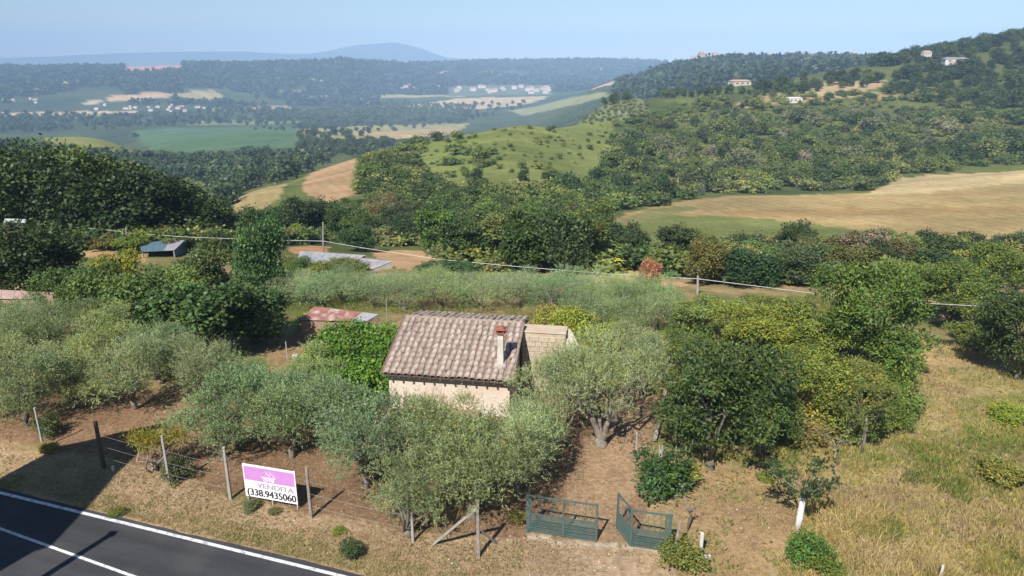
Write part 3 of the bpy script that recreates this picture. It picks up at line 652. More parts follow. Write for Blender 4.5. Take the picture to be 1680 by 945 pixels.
FIGS = [proto('broad', 200 + i, 2.8, 5.5, 0.08, n=10500, L=0.23, Wd=0.18, cl=6, lobn=18, lr=0.32, loose=0.3, spread=0.18) for i in range(3)]
WALN = [proto('broad', 220 + i, 2.5, 6.0, [0.16, 0.10, 0.13, 0.08][i], n=14500, L=0.18, Wd=0.082, cl=7, lobn=22, lr=0.27, loose=0.45, spread=0.13, light=0.5) for i in range(4)]
BUSHES = [proto('bush', 240 + i, 1.2, 1.6, 0.08, n=3000, L=0.13, Wd=0.075, cl=6, lobn=9, spread=0.07) for i in range(3)]
OAKS = [proto('broad', 260 + i, [3.3, 3.8, 3.0, 4.0, 3.4][i], 9.0, 0.16, n=7000, L=0.40, Wd=0.28, cl=7, lobn=20, lr=0.31, loose=0.25, spread=0.34, light=0.1) for i in range(5)]
MIDT = [single('mid', 300 + i, [3.2, 3.6, 2.6, 3.4, 3.9, 2.3][i], [7, 6.5, 8, 6, 6.2, 7.5][i], 0.14, 0.72, n=1700, L=0.52, Wd=0.38, cl=6, lobn=14, lr=0.35, loose=0.35, spread=0.42) for i in range(6)]
SCRUB = [single('scrub', 320 + i, 2.0, 2.4, 0.05, 0.75, n=420, L=0.42, Wd=0.28, cl=5, lobn=7, lr=0.42, spread=0.25, tr=False) for i in range(3)]
LOWT = [single('low', 340 + i, 3.6, 7, 0.1, 0.85, n=180, L=1.3, Wd=1.0, cl=5, lobn=6, lr=0.45, spread=0.6, tr=False) for i in range(4)]
FART = [single('far', 360 + i, 4.5, 8, 0.02, 0.0, n=30, L=4.8, Wd=4.2, cl=2, lobn=5, lr=0.5, spread=0.8, tr=False, up=0.9) for i in range(4)]

BRIGHT = 1.28
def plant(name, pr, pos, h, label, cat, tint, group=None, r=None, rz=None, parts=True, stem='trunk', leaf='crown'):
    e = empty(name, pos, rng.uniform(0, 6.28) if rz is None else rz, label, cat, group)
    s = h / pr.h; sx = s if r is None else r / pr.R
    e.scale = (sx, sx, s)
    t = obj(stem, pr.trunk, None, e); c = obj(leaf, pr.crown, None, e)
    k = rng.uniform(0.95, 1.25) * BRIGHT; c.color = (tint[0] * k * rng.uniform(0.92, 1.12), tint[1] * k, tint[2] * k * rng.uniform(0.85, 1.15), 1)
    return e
# ------------------------------------------------------------------ building materials
PLASTER = plain('old_plaster', (0.58, 0.485, 0.39), (0.72, 0.625, 0.525), 9.0, 0.9, 0.012, c3=(0.60, 0.46, 0.37), s3=0.9, detail=9)
WHITEW = plain('whitewash', (0.52, 0.48, 0.42), (0.66, 0.62, 0.56), 5, 0.85, 0.006, c3=(0.5, 0.44, 0.37), s3=1.2)
TILE = plain('terracotta_tile', (0.25, 0.18, 0.145), (0.41, 0.32, 0.27), 11, 0.9, 0.006, c3=(0.46, 0.42, 0.36), s3=2.6, rand=0.22)
PAN = plain('pan_tile', (0.17, 0.115, 0.09), (0.31, 0.225, 0.18), 7, 0.9, 0.006)
CONC = plain('old_concrete', (0.27, 0.25, 0.215), (0.42, 0.39, 0.34), 12, 0.9, 0.006)
WOOD = plain('weathered_wood', (0.20, 0.165, 0.13), (0.36, 0.31, 0.26), 8, 0.9, 0.006)
DWOOD = plain('dark_wood', (0.06, 0.045, 0.035), (0.12, 0.095, 0.075), 8, 0.9, 0.006)
BEIGE = plain('beige_render', (0.43, 0.36, 0.25), (0.56, 0.48, 0.35), 3.5, 0.9, 0.012, c3=(0.50, 0.34, 0.26), s3=1.0)
TEAL = plain('teal_paint', (0.050, 0.098, 0.088), (0.085, 0.142, 0.130), 14, 0.5, 0.002, c3=(0.13, 0.12, 0.10), s3=4.0)
GREYM = plain('grey_sheet', (0.22, 0.22, 0.24), (0.34, 0.34, 0.36), 2.2, 0.55, 0.004, c3=(0.38, 0.33, 0.29), s3=0.9)
RUST = plain('rusty_sheet', (0.20, 0.085, 0.062), (0.33, 0.165, 0.13), 3.0, 0.7, 0.004, c3=(0.42, 0.36, 0.33), s3=1.4, rand=0.2)
BRICKM = plain('brick_rubble', (0.22, 0.14, 0.10), (0.38, 0.27, 0.20), 6, 0.9, 0.02)
WHITE = plain('white_board', (0.80, 0.79, 0.80), (0.86, 0.85, 0.86), 3, 0.5, 0.0)
PURPLE = plain('mauve_print', (0.50, 0.22, 0.53), (0.56, 0.27, 0.58), 2, 0.5, 0.0)
GREYT = plain('grey_mauve_print', (0.36, 0.30, 0.37), (0.42, 0.36, 0.43), 4, 0.5, 0.0)
BLACK = plain('black_print', (0.025, 0.02, 0.03), (0.04, 0.035, 0.045), 4, 0.5, 0.0)
BLUE = plain('blue_net', (0.07, 0.12, 0.15), (0.12, 0.18, 0.21), 3, 0.7, 0.003)
CABLE = plain('pale_cable', (0.50, 0.49, 0.46), (0.60, 0.59, 0.56), 4, 0.6, 0.0)
STONE = plain('pale_stone', (0.34, 0.275, 0.205), (0.50, 0.43, 0.34), 5, 0.9, 0.02)
REDCLAY = plain('red_clay', (0.22, 0.07, 0.045), (0.30, 0.11, 0.07), 9, 0.8, 0.004)
WHBARK = plain('limewashed_bark', (0.60, 0.57, 0.52), (0.80, 0.78, 0.74), 7, 0.9, 0.015)
FARWALL = plain('far_wall', (0.50, 0.47, 0.42), (0.62, 0.58, 0.53), 0.4, 0.8, 0.0, rand=0.12)
FARROOF = plain('far_roof', (0.34, 0.20, 0.14), (0.45, 0.29, 0.21), 0.5, 0.85, 0.0, rand=0.2)
DARKIN = plain('dark_opening', (0.05, 0.045, 0.04), (0.08, 0.07, 0.06), 4, 0.9, 0.0)

def frame(A, B):
    """local frame at A, x towards B along the ground"""
    return math.atan2(B[1] - A[1], B[0] - A[0])

# ------------------------------------------------------------------ tiled hut
EA, EB = atz(629, 612, 2.05), atz(838, 626, 2.05)
hut_w = (EB - EA).xy.length; th = frame(EA, EB)
hut = empty('stone_hut', (EA.x, EA.y, 0.0), th, 'old single storey hut with worn clay tile roof and cream plaster front', 'hut')
RZ, RY = 3.42, 3.72               # ridge height and distance behind the front eave
BY, BZ = 6.1, 2.85               # back eave
w = MB(); x0, x1, y0, y1 = 0.12, hut_w - 0.10, 0.34, BY - 0.15
zf = 2.05 + (y0 / RY) * (RZ - 2.05) - 0.16; zb = BZ - 0.1
w.box(((x0 + x1) / 2, y0 + 0.15, zf / 2 - 0.3), (x1 - x0, 0.3, zf + 0.6))
w.box(((x0 + x1) / 2, y1 - 0.15, zb / 2 - 0.4), (x1 - x0, 0.3, zb + 0.8))
for xx in (x0, x1 - 0.3):
    pr = [(y0 + 0.3, -0.6), (y1 - 0.3, -0.6), (y1 - 0.3, zb - 0.02), (RY, RZ - 0.16), (y0 + 0.3, zf + 0.08)]
    vs = [(xx, a, b) for a, b in pr] + [(xx + 0.3, a, b) for a, b in pr]
    w.add(vs, [(0, 1, 2, 3, 4), (9, 8, 7, 6, 5)] + [(i, i + 5, (i + 1) % 5 + 5, (i + 1) % 5) for i in range(5)])
w.build('wall', PLASTER, hut, bevel=0.015)
MB().box(((x0 + x1) / 2 + 0.2, y0 - 0.22, 0.1), (2.6, 0.4, 0.5)).build('plinth', BRICKM, hut, bevel=0.03)
# roof deck, rafters and tiles
rf = MB().add([(0, 0, 2.0), (hut_w, 0, 2.0), (hut_w, RY, RZ - 0.05), (0, RY, RZ - 0.05), (0, 0, 1.94), (hut_w, 0, 1.94), (hut_w, RY, RZ - 0.11), (0, RY, RZ - 0.11)],
              [(0, 1, 2, 3), (7, 6, 5, 4), (0, 4, 5, 1), (1, 5, 6, 2), (3, 7, 4, 0)])
rf.add([(0, RY, RZ - 0.05), (hut_w, RY, RZ - 0.05), (hut_w, BY, BZ - 0.05), (0, BY, BZ - 0.05), (0, RY, RZ - 0.11), (hut_w, RY, RZ - 0.11), (hut_w, BY, BZ - 0.11), (0, BY, BZ - 0.11)],
       [(0, 1, 2, 3), (7, 6, 5, 4), (1, 5, 6, 2), (2, 6, 7, 3), (3, 7, 4, 0)])
roof = rf.build('roof', DWOOD, hut)
sl = math.atan2(RZ - 2.05, RY)
raf_me = MB().box((0, 0.22, 0), (0.08, 0.55, 0.09)).mesh('rafter'); raf_me.materials.append(DWOOD)
for i in range(12):
    o = obj('rafter', raf_me, None, roof, (0.25 + i * (hut_w - 0.5) / 11, 0.02, 1.89)); o.rotation_euler = (sl, 0, 0)
def coppo(r0, r1, L, n=6, t=0.016, flip=False):
    V, Fc = [], []
    for (y, r) in ((0, r0), (L, r1)):
        for rr in (r, r - t):
            for k in range(n + 1):
                a = math.pi * k / n
                V.append((math.cos(a) * rr, y, (-1 if flip else 1) * math.sin(a) * rr * 0.8))
    m = n + 1; A, B, Cc, D = 0, m, 2 * m, 3 * m
    for k in range(n):
        Fc += [(A + k, A + k + 1, Cc + k + 1, Cc + k), (B + k + 1, B + k, D + k, D + k + 1), (A + k + 1, A + k, B + k, B + k + 1), (Cc + k, Cc + k + 1, D + k + 1, D + k)]
    Fc += [(A, B, D, Cc), (A + n, Cc + n, D + n, B + n)]
    return V, Fc
cv, cf = coppo(0.132, 0.105, 0.46); tm_ = MB().add(cv, cf).mesh('roof_tile'); tm_.materials.append(TILE)
NC = 19; pitch = hut_w / NC; NR = 11; sx_ = math.hypot(RY, RZ - 2.05)
def tile_at(x, s, back=False):
    e_ = 0.0
    if not back:
        y = s * math.cos(sl); z = 2.05 + s * math.sin(sl); rot = (sl - 0.022, 0, rng.normal() * 0.05)
    else:
        bs = math.atan2(RZ - BZ, BY - RY); y = BY - s * math.cos(bs); z = BZ + s * math.sin(bs); rot = (bs + 0.02, 0, math.pi + rng.normal() * 0.06)
    o = obj('roof_tile', tm_, None, roof, (x + rng.normal() * 0.017, y, z + 0.045 + rng.uniform(0, 0.014)))
    o.rotation_euler = (rot[0], rng.normal() * 0.02, rot[2]); return o
for i in range(NC):
    lift = rng.normal() * 0.012
    for j in range(NR):
        o = tile_at((i + 0.5) * pitch, -0.08 + j * (sx_ + 0.0) / NR + rng.normal() * 0.018); o.location.z += lift
    for j in range(4):
        tile_at((i + 0.5) * pitch + rng.normal() * 0.03, -0.05 + j * 0.60 + rng.normal() * 0.05, True)
pm = MB()
pv, pf = coppo(0.12, 0.10, 0.44, 4, 0.014, True)
for i in range(NC + 1):
    for j in range(NR):
        Rm = Matrix.Rotation(sl + 0.04, 3, 'X'); s = -0.02 + j * sx_ / NR
        pm.add([Rm @ Vector(p) + Vector((i * pitch, s * math.cos(sl), 2.05 + s * math.sin(sl) + 0.105)) for p in pv], pf)
tag(pm.build('pan_tiles', PAN, roof), kind='stuff')
# ridge cord of mortar and a few loose tiles behind it
rm = MB()
for i in range(13):
    x = (i + 0.5) * hut_w / 13; rm.tube([(x - hut_w / 26, RY + 0.02, RZ + 0.06 + rng.normal() * 0.008), (x + hut_w / 26, RY + 0.02, RZ + 0.06 + rng.normal() * 0.008)], [0.10, 0.085], 8)
rm.build('ridge_mortar', plain('ridge_mortar', (0.24, 0.17, 0.13), (0.36, 0.28, 0.22), 8, 0.9, 0.01), roof)
# chimney: white stack on the front slope, terracotta cap
cx, cy = hut_w - 0.62, 1.0; czz = 2.05 + cy * math.tan(sl)
ch = MB().box((cx, cy, czz + 0.68), (0.27, 0.27, 1.75)).build('chimney', WHITEW, hut, bevel=0.01)
cap = MB(); cap.box((cx, cy, czz + 1.58), (0.42, 0.42, 0.06))
for a, b in ((-1, -1), (1, -1), (-1, 1), (1, 1)): cap.box((cx + a * 0.14, cy + b * 0.14, czz + 1.68), (0.07, 0.07, 0.15))
cap.add([(cx - 0.25, cy - 0.25, czz + 1.75), (cx + 0.25, cy - 0.25, czz + 1.75), (cx + 0.25, cy + 0.25, czz + 1.75), (cx - 0.25, cy + 0.25, czz + 1.75), (cx - 0.05, cy, czz + 1.93), (cx + 0.05, cy, czz + 1.93)],
        [(3, 2, 1, 0), (0, 1, 5, 4), (1, 2, 5), (2, 3, 4, 5), (3, 0, 4)])
cap.build('chimney_cap', REDCLAY, ch)
MB().box((cx, cy - 0.1, czz + 0.0), (0.5, 0.6, 0.16), Matrix.Rotation(sl, 3, 'X')).build('flashing', CONC, ch, bevel=0.02)
# ------------------------------------------------------------------ annexe
ax0, ax1 = hut_w + 0.03, hut_w + 2.15
an = empty('annexe', (EA.x, EA.y, 0), th, 'rough beige stone block with flat top joined to the right of the tiled hut', 'annexe')
WY, WH = 3.35, 3.16
MB().box(((ax0 + ax1) / 2, WY + 0.5, WH / 2 - 0.3), (ax1 - ax0, 1.0, WH + 0.6)).build('wall', BEIGE, an, bevel=0.03)
STM = plain('annexe_stone', (0.42, 0.345, 0.25), (0.60, 0.51, 0.395), 6, 0.9, 0.03, c3=(0.48, 0.33, 0.26), s3=1.7, rand=0.08)
st_me = []
for i in range(5):
    m = MB(); w2, h2 = 0.5, 0.5
    q = [(-w2 + rng.uniform(0, .12), -h2 + rng.uniform(0, .1)), (w2 - rng.uniform(0, .12), -h2 + rng.uniform(0, .1)), (w2 - rng.uniform(0, .12), h2 - rng.uniform(0, .1)), (-w2 + rng.uniform(0, .12), h2 - rng.uniform(0, .1))]
    m.add([(x, 0.5, z) for x, z in q] + [(x * 0.96, -0.5, z * 0.94) for x, z in q], [(0, 1, 2, 3), (7, 6, 5, 4), (0, 4, 5, 1), (1, 5, 6, 2), (2, 6, 7, 3), (3, 7, 4, 0)])
    k = m.mesh('stone'); k.materials.append(STM); st_me.append(k)
for r in range(11):
    x = ax0 + 0.02 - (0.2 if r % 2 else 0.0); z = 0.14 + r * 0.27
    while x < ax1 - 0.06:
        wd = rng.uniform(0.26, 0.52); xa_, xb_ = max(x, ax0 + 0.01), min(x + wd, ax1 - 0.01)
        if xb_ - xa_ > 0.1:
            o = obj('stone', st_me[int(rng.integers(5))], None, an, ((xa_ + xb_) / 2, WY + 0.008 - rng.uniform(0, 0.018), z)); o.scale = (xb_ - xa_, 0.07, 0.27)
        x += wd
MB().box(((ax0 + ax1) / 2, WY + 0.49, WH + 0.02), (ax1 - ax0 + 0.04, 1.06, 0.06)).build('roof', BEIGE, an, bevel=0.02)
lt = empty('lean_to', (EA.x, EA.y, 0), th, 'tiny lean-to with pale slab roof and dark opening beside the annexe', 'lean-to')
lx0, ly0 = ax1 + 0.04, 2.75
MB().add([(lx0, ly0, 2.66), (lx0 + 0.8, ly0, 2.56), (lx0 + 0.12, 4.3, 3.08), (lx0, 4.3, 3.08), (lx0, ly0, 2.57), (lx0 + 0.8, ly0, 2.47), (lx0 + 0.12, 4.3, 2.99), (lx0, 4.3, 2.99)],
         [(0, 1, 2, 3), (7, 6, 5, 4), (0, 4, 5, 1), (1, 5, 6, 2), (2, 6, 7, 3), (3, 7, 4, 0)]).build('roof', plain('slab_pale', (0.42, 0.37, 0.28), (0.54, 0.48, 0.38), 5, 0.9, 0.01), lt)
MB().box((lx0 + 0.06, ly0 + 0.12, 1.2), (0.1, 0.1, 2.7)).box((lx0 + 0.66, ly0 + 0.12, 1.15), (0.1, 0.1, 2.6)).box((lx0 + 0.36, ly0 + 0.5, 0.9), (0.6, 0.1, 2.4)).build('wall', plain('lean_to_wall', (0.24, 0.235, 0.22), (0.36, 0.35, 0.325), 5, 0.9, 0.01), lt)
MB().box((lx0 + 0.36, ly0 + 0.14, 1.7), (0.5, 0.05, 0.08)).build('rail', CONC, lt)

# ------------------------------------------------------------------ sale sign
SA, SB = atz(404, 812, 0.34), atz(489, 827, 0.34)
sw = (SB - SA).xy.length; sth = frame(SA, SB)
sg = empty('sale_sign', (SA.x, SA.y, 0), sth, 'white and mauve sale board reading VENDITA with a phone number', 'sign')
SH = 1.36
bd = MB().box((sw / 2, 0, 0.34 + SH / 2), (sw, 0.03, SH)).build('panel', WHITE, sg)
MB().box((sw / 2, -0.018, 0.34 + SH * 0.735), (sw - 0.09, 0.006, SH * 0.42)).build('mauve_band', PURPLE, bd)
def text(body, x, z, size, mat, parent, w=None, bold=0.0, name='lettering', thick=0.0):
    cu = bpy.data.curves.new(name, 'FONT'); cu.body = body; cu.size = size; cu.extrude = 0.002; cu.offset = bold
    cu.align_x = 'CENTER'; cu.align_y = 'CENTER'; cu.materials.append(mat)
    o = bpy.data.objects.new(name, cu); C.objects.link(o); o.parent = parent
    o.location = (x, -0.025, z); o.rotation_euler = (math.pi / 2, 0, 0)
    if w:
        bpy.context.view_layer.update()
        if o.dimensions.x > 0: o.scale.x = w / o.dimensions.x
        bpy.context.view_layer.update()
    me = bpy.data.meshes.new_from_object(o.evaluated_get(bpy.context.evaluated_depsgraph_get())); me.name = name
    if thick:                      # heavier strokes: the same letters once more, a little to the side and 2 mm proud
        n = len(me.vertices); co = [v.co.copy() for v in me.vertices]; fc = [tuple(p.vertices) for p in me.polygons]
        vs = [tuple(c) for c in co] + [(c.x + thick, c.y + thick * 0.3, c.z + 0.002) for c in co]
        me = bpy.data.meshes.new(name); me.from_pydata(vs, [], fc + [tuple(i + n for i in f) for f in fc]); me.materials.append(mat)
    q = bpy.data.objects.new(name, me); C.objects.link(q); q.parent = parent
    q.location = o.location; q.rotation_euler = o.rotation_euler; q.scale = o.scale
    bpy.data.objects.remove(o, do_unlink=True)
    return q
text('VENDITA', sw * 0.595, 0.34 + SH * 0.395, 0.30, GREYT, bd, sw * 0.70, 0.0, thick=0.016)
text('(338.9435060', sw * 0.505, 0.34 + SH * 0.15, 0.40, BLACK, bd, sw * 0.93, 0.0, thick=0.022)
text('CVTIB', sw * 0.49, 0.34 + SH * 0.585, 0.15, WHITE, bd, sw * 0.21, 0.005)
lg = MB(); lx, lz = sw * 0.485, 0.34 + SH * 0.68
def line(a, b, t=0.028): lg.bar((lx + a[0], -0.024, lz + a[1]), (lx + b[0], -0.024, lz + b[1]), t, 0.006)
for a, b in (((-0.30, 0), (-0.12, 0.25)), ((-0.12, 0.25), (0.02, 0.08)), ((-0.16, 0.02), (0.07, 0.27)), ((0.07, 0.27), (0.30, 0)), ((-0.30, 0), (0.30, 0)), ((-0.02, 0.18), (0.10, 0.06)), ((0.10, 0.06), (0.18, 0.15)), ((-0.28, -0.035), (0.28, -0.035))): line(a, b)
lg.build('logo', WHITE, bd)
for x in (0.05, sw * 0.5, sw - 0.05):
    MB().box((x, 0.04, 0.75), (0.04, 0.04, 1.9)).build('leg', plain('sign_leg', (0.4, 0.38, 0.36), (0.5, 0.48, 0.46), 9, 0.6, 0) if 'sign_leg' not in MATS else MATS['sign_leg'], sg)

# ------------------------------------------------------------------ fence posts
def post(px, py, toppy, label, mat=CONC, wd=0.10, lean=0.0, slots=False, name='fence_post', group='fence posts along the plot', cat='post'):
    b = at(px, py); t = float(tan_dep(toppy)); ztop = CAM_Z - b.y * t; h = max(ztop - b.z, 0.4)
    e = empty(name, b, th + rng.normal() * 0.1, label, cat, group); m = MB()
    if slots:
        m.box((-wd * 0.36, 0, h / 2 - 0.15), (wd * 0.3, wd * 0.7, h + 0.3)); m.box((wd * 0.36, 0, h / 2 - 0.15), (wd * 0.3, wd * 0.7, h + 0.3))
        k = int(h / 0.3)
        for i in range(k + 1): m.box((0, 0, i * 0.3 + 0.03), (wd * 0.42, wd * 0.66, 0.14))
    else:
        m.add([(-wd / 2, -wd / 2, -0.3), (wd / 2, -wd / 2, -0.3), (wd / 2, wd / 2, -0.3), (-wd / 2, wd / 2, -0.3), (-wd * 0.38 + lean, -wd * 0.38, h), (wd * 0.38 + lean, -wd * 0.38, h), (wd * 0.38 + lean, wd * 0.38, h), (-wd * 0.38 + lean, wd * 0.38, h)],
              [(0, 1, 2, 3), (7, 6, 5, 4), (0, 4, 5, 1), (1, 5, 6, 2), (2, 6, 7, 3), (3, 7, 4, 0)])
    s = m.build('shaft', mat, e, bevel=0.008)
    if not slots: MB().box((lean, 0, h - 0.02), (wd * 0.9, wd * 0.9, 0.03)).build('cap', mat, e)
    for q in (0.45, 0.75): MB().tube([(lean * q - wd * 0.5, -wd * 0.52, h * q), (lean * q + wd * 0.5, -wd * 0.52, h * q)], 0.008, 5).build('wire_tie', GREYM, e)
    return e, h
post(72, 737, 668, 'thin fence post beside the yellow weeds at the shaded left end of the fence', wd=0.09)
post(171, 768, 690, 'dark fence post standing in the big shadow by the road', DWOOD, 0.14)
post(279, 797, 714, 'fence post in the bush with yellow tufts')
post(379, 822, 733, 'pale round-topped fence post just left of the sale sign', wd=0.11)
post(511, 852, 766, 'grey fence post just right of the sale sign', WOOD, 0.11)
sp, sph = post(785, 917, 821, 'leaning braced fence post before the olives, left of the gate', WOOD, 0.12)
post(678, 892, 840, 'short fence post half hidden in the low olive, left of the braced post')
post(1042, 763, 709, 'slim pale post at the left edge of the dark bush beyond the gate', wd=0.08)
post(1079, 812, 730, 'slotted concrete post in front of the dark bush beyond the gate', wd=0.13, slots=True)
post(1104, 905, 853, 'leaning post right beside the green gate', WOOD, 0.11, lean=0.16)
post(472, 592, 560, 'slim stake on the bare ground left of the vine', wd=0.07)
post(636, 532, 490, 'wooden stake rising behind the left end of the hut roof', WOOD, 0.07)
post(1413, 738, 686, 'grey stake by the tin sheet in the right hand meadow', wd=0.08)
def wire(p, q, label):
    a, b = at(*p), at(*q); o = MB()
    for z in (0.5, 1.0, 1.5): o.tube([a + Vector((0, 0, z)), (a + b) / 2 + Vector((0, 0, z - 0.05)), b + Vector((0, 0, z))], 0.004, 4)
    e = empty('fence_wire', a, 0, label, 'wire fence', 'wires between the fence posts'); w_ = MB(); w_.v = [tuple(Vector(v) - a) for v in o.v]; w_.f = o.f
    tag(w_.build('wires', GREYM, e), kind='stuff')
wire((72, 737), (171, 768), 'slack wires between the thin post and the dark post'); wire((171, 768), (279, 797), 'slack wires between the dark post and the tufted bush')
wire((279, 797), (379, 822), 'slack wires between the tufted bush and the sale sign'); wire((511, 852), (678, 892), 'slack wires between sale sign and the low olive')
def brace(a, b, label, slots=True, wd=0.12):
    e = empty('fence_brace', a, 0, label, 'brace', 'braces of the corner post'); d = b - a; L = d.length; R = d.to_track_quat('Z', 'Y').to_matrix(); m = MB()
    for sx in (-1, 1): m.box(R @ Vector((sx * wd * 0.36, 0, L / 2)), (wd * 0.28, wd * 0.6, L), R)
    for i in range(int(L / 0.28) + 1): m.box(R @ Vector((0, 0, i * 0.28 + 0.05)), (wd * 0.44, wd * 0.56, 0.13), R)
    m.build('strut', WOOD if not slots else CONC, e)
    return e
_pt = Vector(sp.location) + Vector((0, 0, sph * 0.86))
brace(at(711, 893), _pt + Vector((-0.06, 0, 0)), 'slotted grey brace sloping up to the braced fence post')
brace(at(815, 893), Vector(sp.location) + Vector((0.05, 0.05, 1.05)), 'shorter brace propping the same post on its gate side', False, 0.11)
# leaning sleeper, stump and stones on the right of the drive
e = empty('old_beam', at(1074, 728), 0, 'long weathered beam lying up the bank right of the drive', 'beam')
bA, bB = at(1074, 728) + Vector((0, 0, 0.15)), at(1092, 655) + Vector((0, 0, 0.75)); MB().bar(bA - e.location, bB - e.location, 0.16, 0.10).build('plank', WOOD, e, bevel=0.01)
e = empty('broken_post', at(1148, 915), 0, 'stub of a white concrete post with broken foot near the gate', 'post stub')
MB().box((0, 0, 0.45), (0.11, 0.11, 1.0)).build('shaft', WHITEW, e, bevel=0.01); MB().box((0.12, -0.1, 0.05), (0.42, 0.2, 0.16), Matrix.Rotation(0.5, 3, 'Z')).build('foot', WHITEW, e, bevel=0.03)
e = empty('white_stake', at(1541, 952), 0, 'white stake among yellow grass at the bottom edge', 'stake'); MB().tube([(0, 0, -0.2), (0.02, 0, 0.55)], [0.05, 0.04], 8).build('shaft', WHITEW, e)
e = empty('tin_sheet', at(1421, 712), 0.2, 'small grey tin sheet standing in the meadow beside a stake', 'metal sheet'); MB().box((0, 0, 0.3), (0.75, 0.03, 0.55), Matrix.Rotation(-0.6, 3, 'X')).build('sheet', GREYM, e)
e = empty('marker_stone', at(186, 773), 0, 'small white marker at the edge of the road shadow', 'marker'); MB().box((0, 0, 0.1), (0.08, 0.08, 0.3)).build('shaft', WHITEW, e, bevel=0.01)
e = empty('plastic_bucket', at(485, 592), 0, 'white plastic bucket on bare ground by the vine', 'bucket'); MB().tube([(0, 0, 0), (0, 0, 0.32)], [0.13, 0.17], 12).build('body', WHITEW, e)

# ------------------------------------------------------------------ gate
G = [at(869, 874), at(1094, 905)]
gd = (G[1] - G[0]).xy; gl = gd.length; gth = frame(G[0], G[1]); gu = gd / gl
def gpt(px):
    # parameter along the gate line for a photograph column
    best = min(np.linspace(0, 1.05, 400), key=lambda t: abs(float(project(*(np.array([q]) for q in (G[0].x + gd.x * t, G[0].y + gd.y * t, 0.1)))[0][0]) - px))
    return best * gl
def gate_leaf(name, x0, x1, ang, label, n, org, H_=1.48, cat='gate', orna=True):
    base = Vector((org.x, org.y, 0.05)); e = empty(name, base, ang, label, cat, 'leaves of the green metal gate')
    L = x1 - x0; xs = np.linspace(x0, x1, n + 1)
    for x in xs: MB().box((x, 0, H_ / 2), (0.07, 0.06, H_)).build('stile', TEAL, e, bevel=0.006)
    for z in (0.05, H_ * 0.50, H_ - 0.03):
        for k in range(n): MB().box(((xs[k] + xs[k + 1]) / 2, 0, z), (xs[k + 1] - xs[k] - 0.075, 0.05, 0.045)).build('rail', TEAL, e)
    for k in range(n):
        w_ = xs[k + 1] - xs[k] - 0.07
        for i in range(9): MB().box(((xs[k] + xs[k + 1]) / 2, 0, 0.12 + i * 0.068), (w_, 0.03, 0.026)).build('bar', TEAL, e)
        if orna:
            xc = (xs[k] + xs[k + 1]) / 2; zc = H_ * 0.75
            for sgn in (-1, 1):
                for zz in (-0.16, 0.14):
                    pts = [(xc + sgn * w_ * 0.22 + math.cos(a) * (0.13 - a * 0.012), 0, zc + zz + math.sin(a) * (0.13 - a * 0.012)) for a in np.linspace(0, 7.5, 18)]
                    MB().tube(pts, 0.008, 5).build('scroll', TEAL, e)
            for i in range(5): MB().tube([(xs[k] + w_ * (i + 0.7) / 5.2, 0, H_ * 0.5), (xs[k] + w_ * (i + 0.7) / 5.2, 0, H_ - 0.04)], 0.006, 5).build('rod', TEAL, e)
    return e
def gp(x): return Vector((G[0].x + gu.x * x, G[0].y + gu.y * x, 0))
xa, xb, xc_, xd = gpt(871), gpt(978), gpt(1034), gpt(1090)
gate_leaf('gate_leaf', 0, xb - xa, gth, 'wide left leaf of the green metal gate, two panels with bars below', 2, gp(xa))
hin = gp(xc_); tip = at(1012, 869); iang = math.atan2(tip.y - hin.y, tip.x - hin.x)
gate_leaf('gate_leaf', 0.05, (tip - hin).xy.length, iang, 'narrow gate leaf swung inwards towards the drive', 1, hin)
gate_leaf('gate_leaf', 0, xd - xc_, gth, 'fixed right panel of the green metal gate beside the post', 1, hin)
for x, lb in ((xa - 0.09, 'dark green pillar at the left end of the gate, against the olive'), (xd + 0.12, 'green square pillar at the right end of the gate')):
    p_ = gp(x); e = empty('gate_pillar', (p_.x, p_.y, -0.1), gth, lb, 'gate post', 'posts of the green metal gate')
    MB().box((0, 0, 0.78), (0.13, 0.13, 1.6)).build('shaft', TEAL, e, bevel=0.008); MB().box((0, 0, 1.6), (0.17, 0.17, 0.04)).build('cap', TEAL, e, bevel=0.008)

# ------------------------------------------------------------------ corrugated sheets and sheds
def corr(A, B, C_, D, n=26, amp=0.02):
    """corrugated sheet: A-B front edge, D-C back edge"""
    m = MB(); A, B, C_, D = map(Vector, (A, B, C_, D)); nrm = (B - A).cross(D - A).normalized()
    if nrm.z < 0: nrm = -nrm
    for i in range(n + 1):
        t = i / n; o = nrm * (amp * math.sin(t * n * math.pi)); f = A.lerp(B, t) + o; k = D.lerp(C_, t) + o
        m.v += [tuple(f), tuple(k), tuple(f - nrm * 0.012), tuple(k - nrm * 0.012)]
    for i in range(n):
        a = i * 4; b = a + 4
        m.f += [(a, b, b + 1, a + 1), (a + 2, a + 3, b + 3, b + 2), (a, a + 2, b + 2, b), (a + 1, b + 1, b + 3, a + 3)]
    m.f += [(0, 1, 3, 2), (n * 4, n * 4 + 2, n * 4 + 3, n * 4 + 1)]
    return m
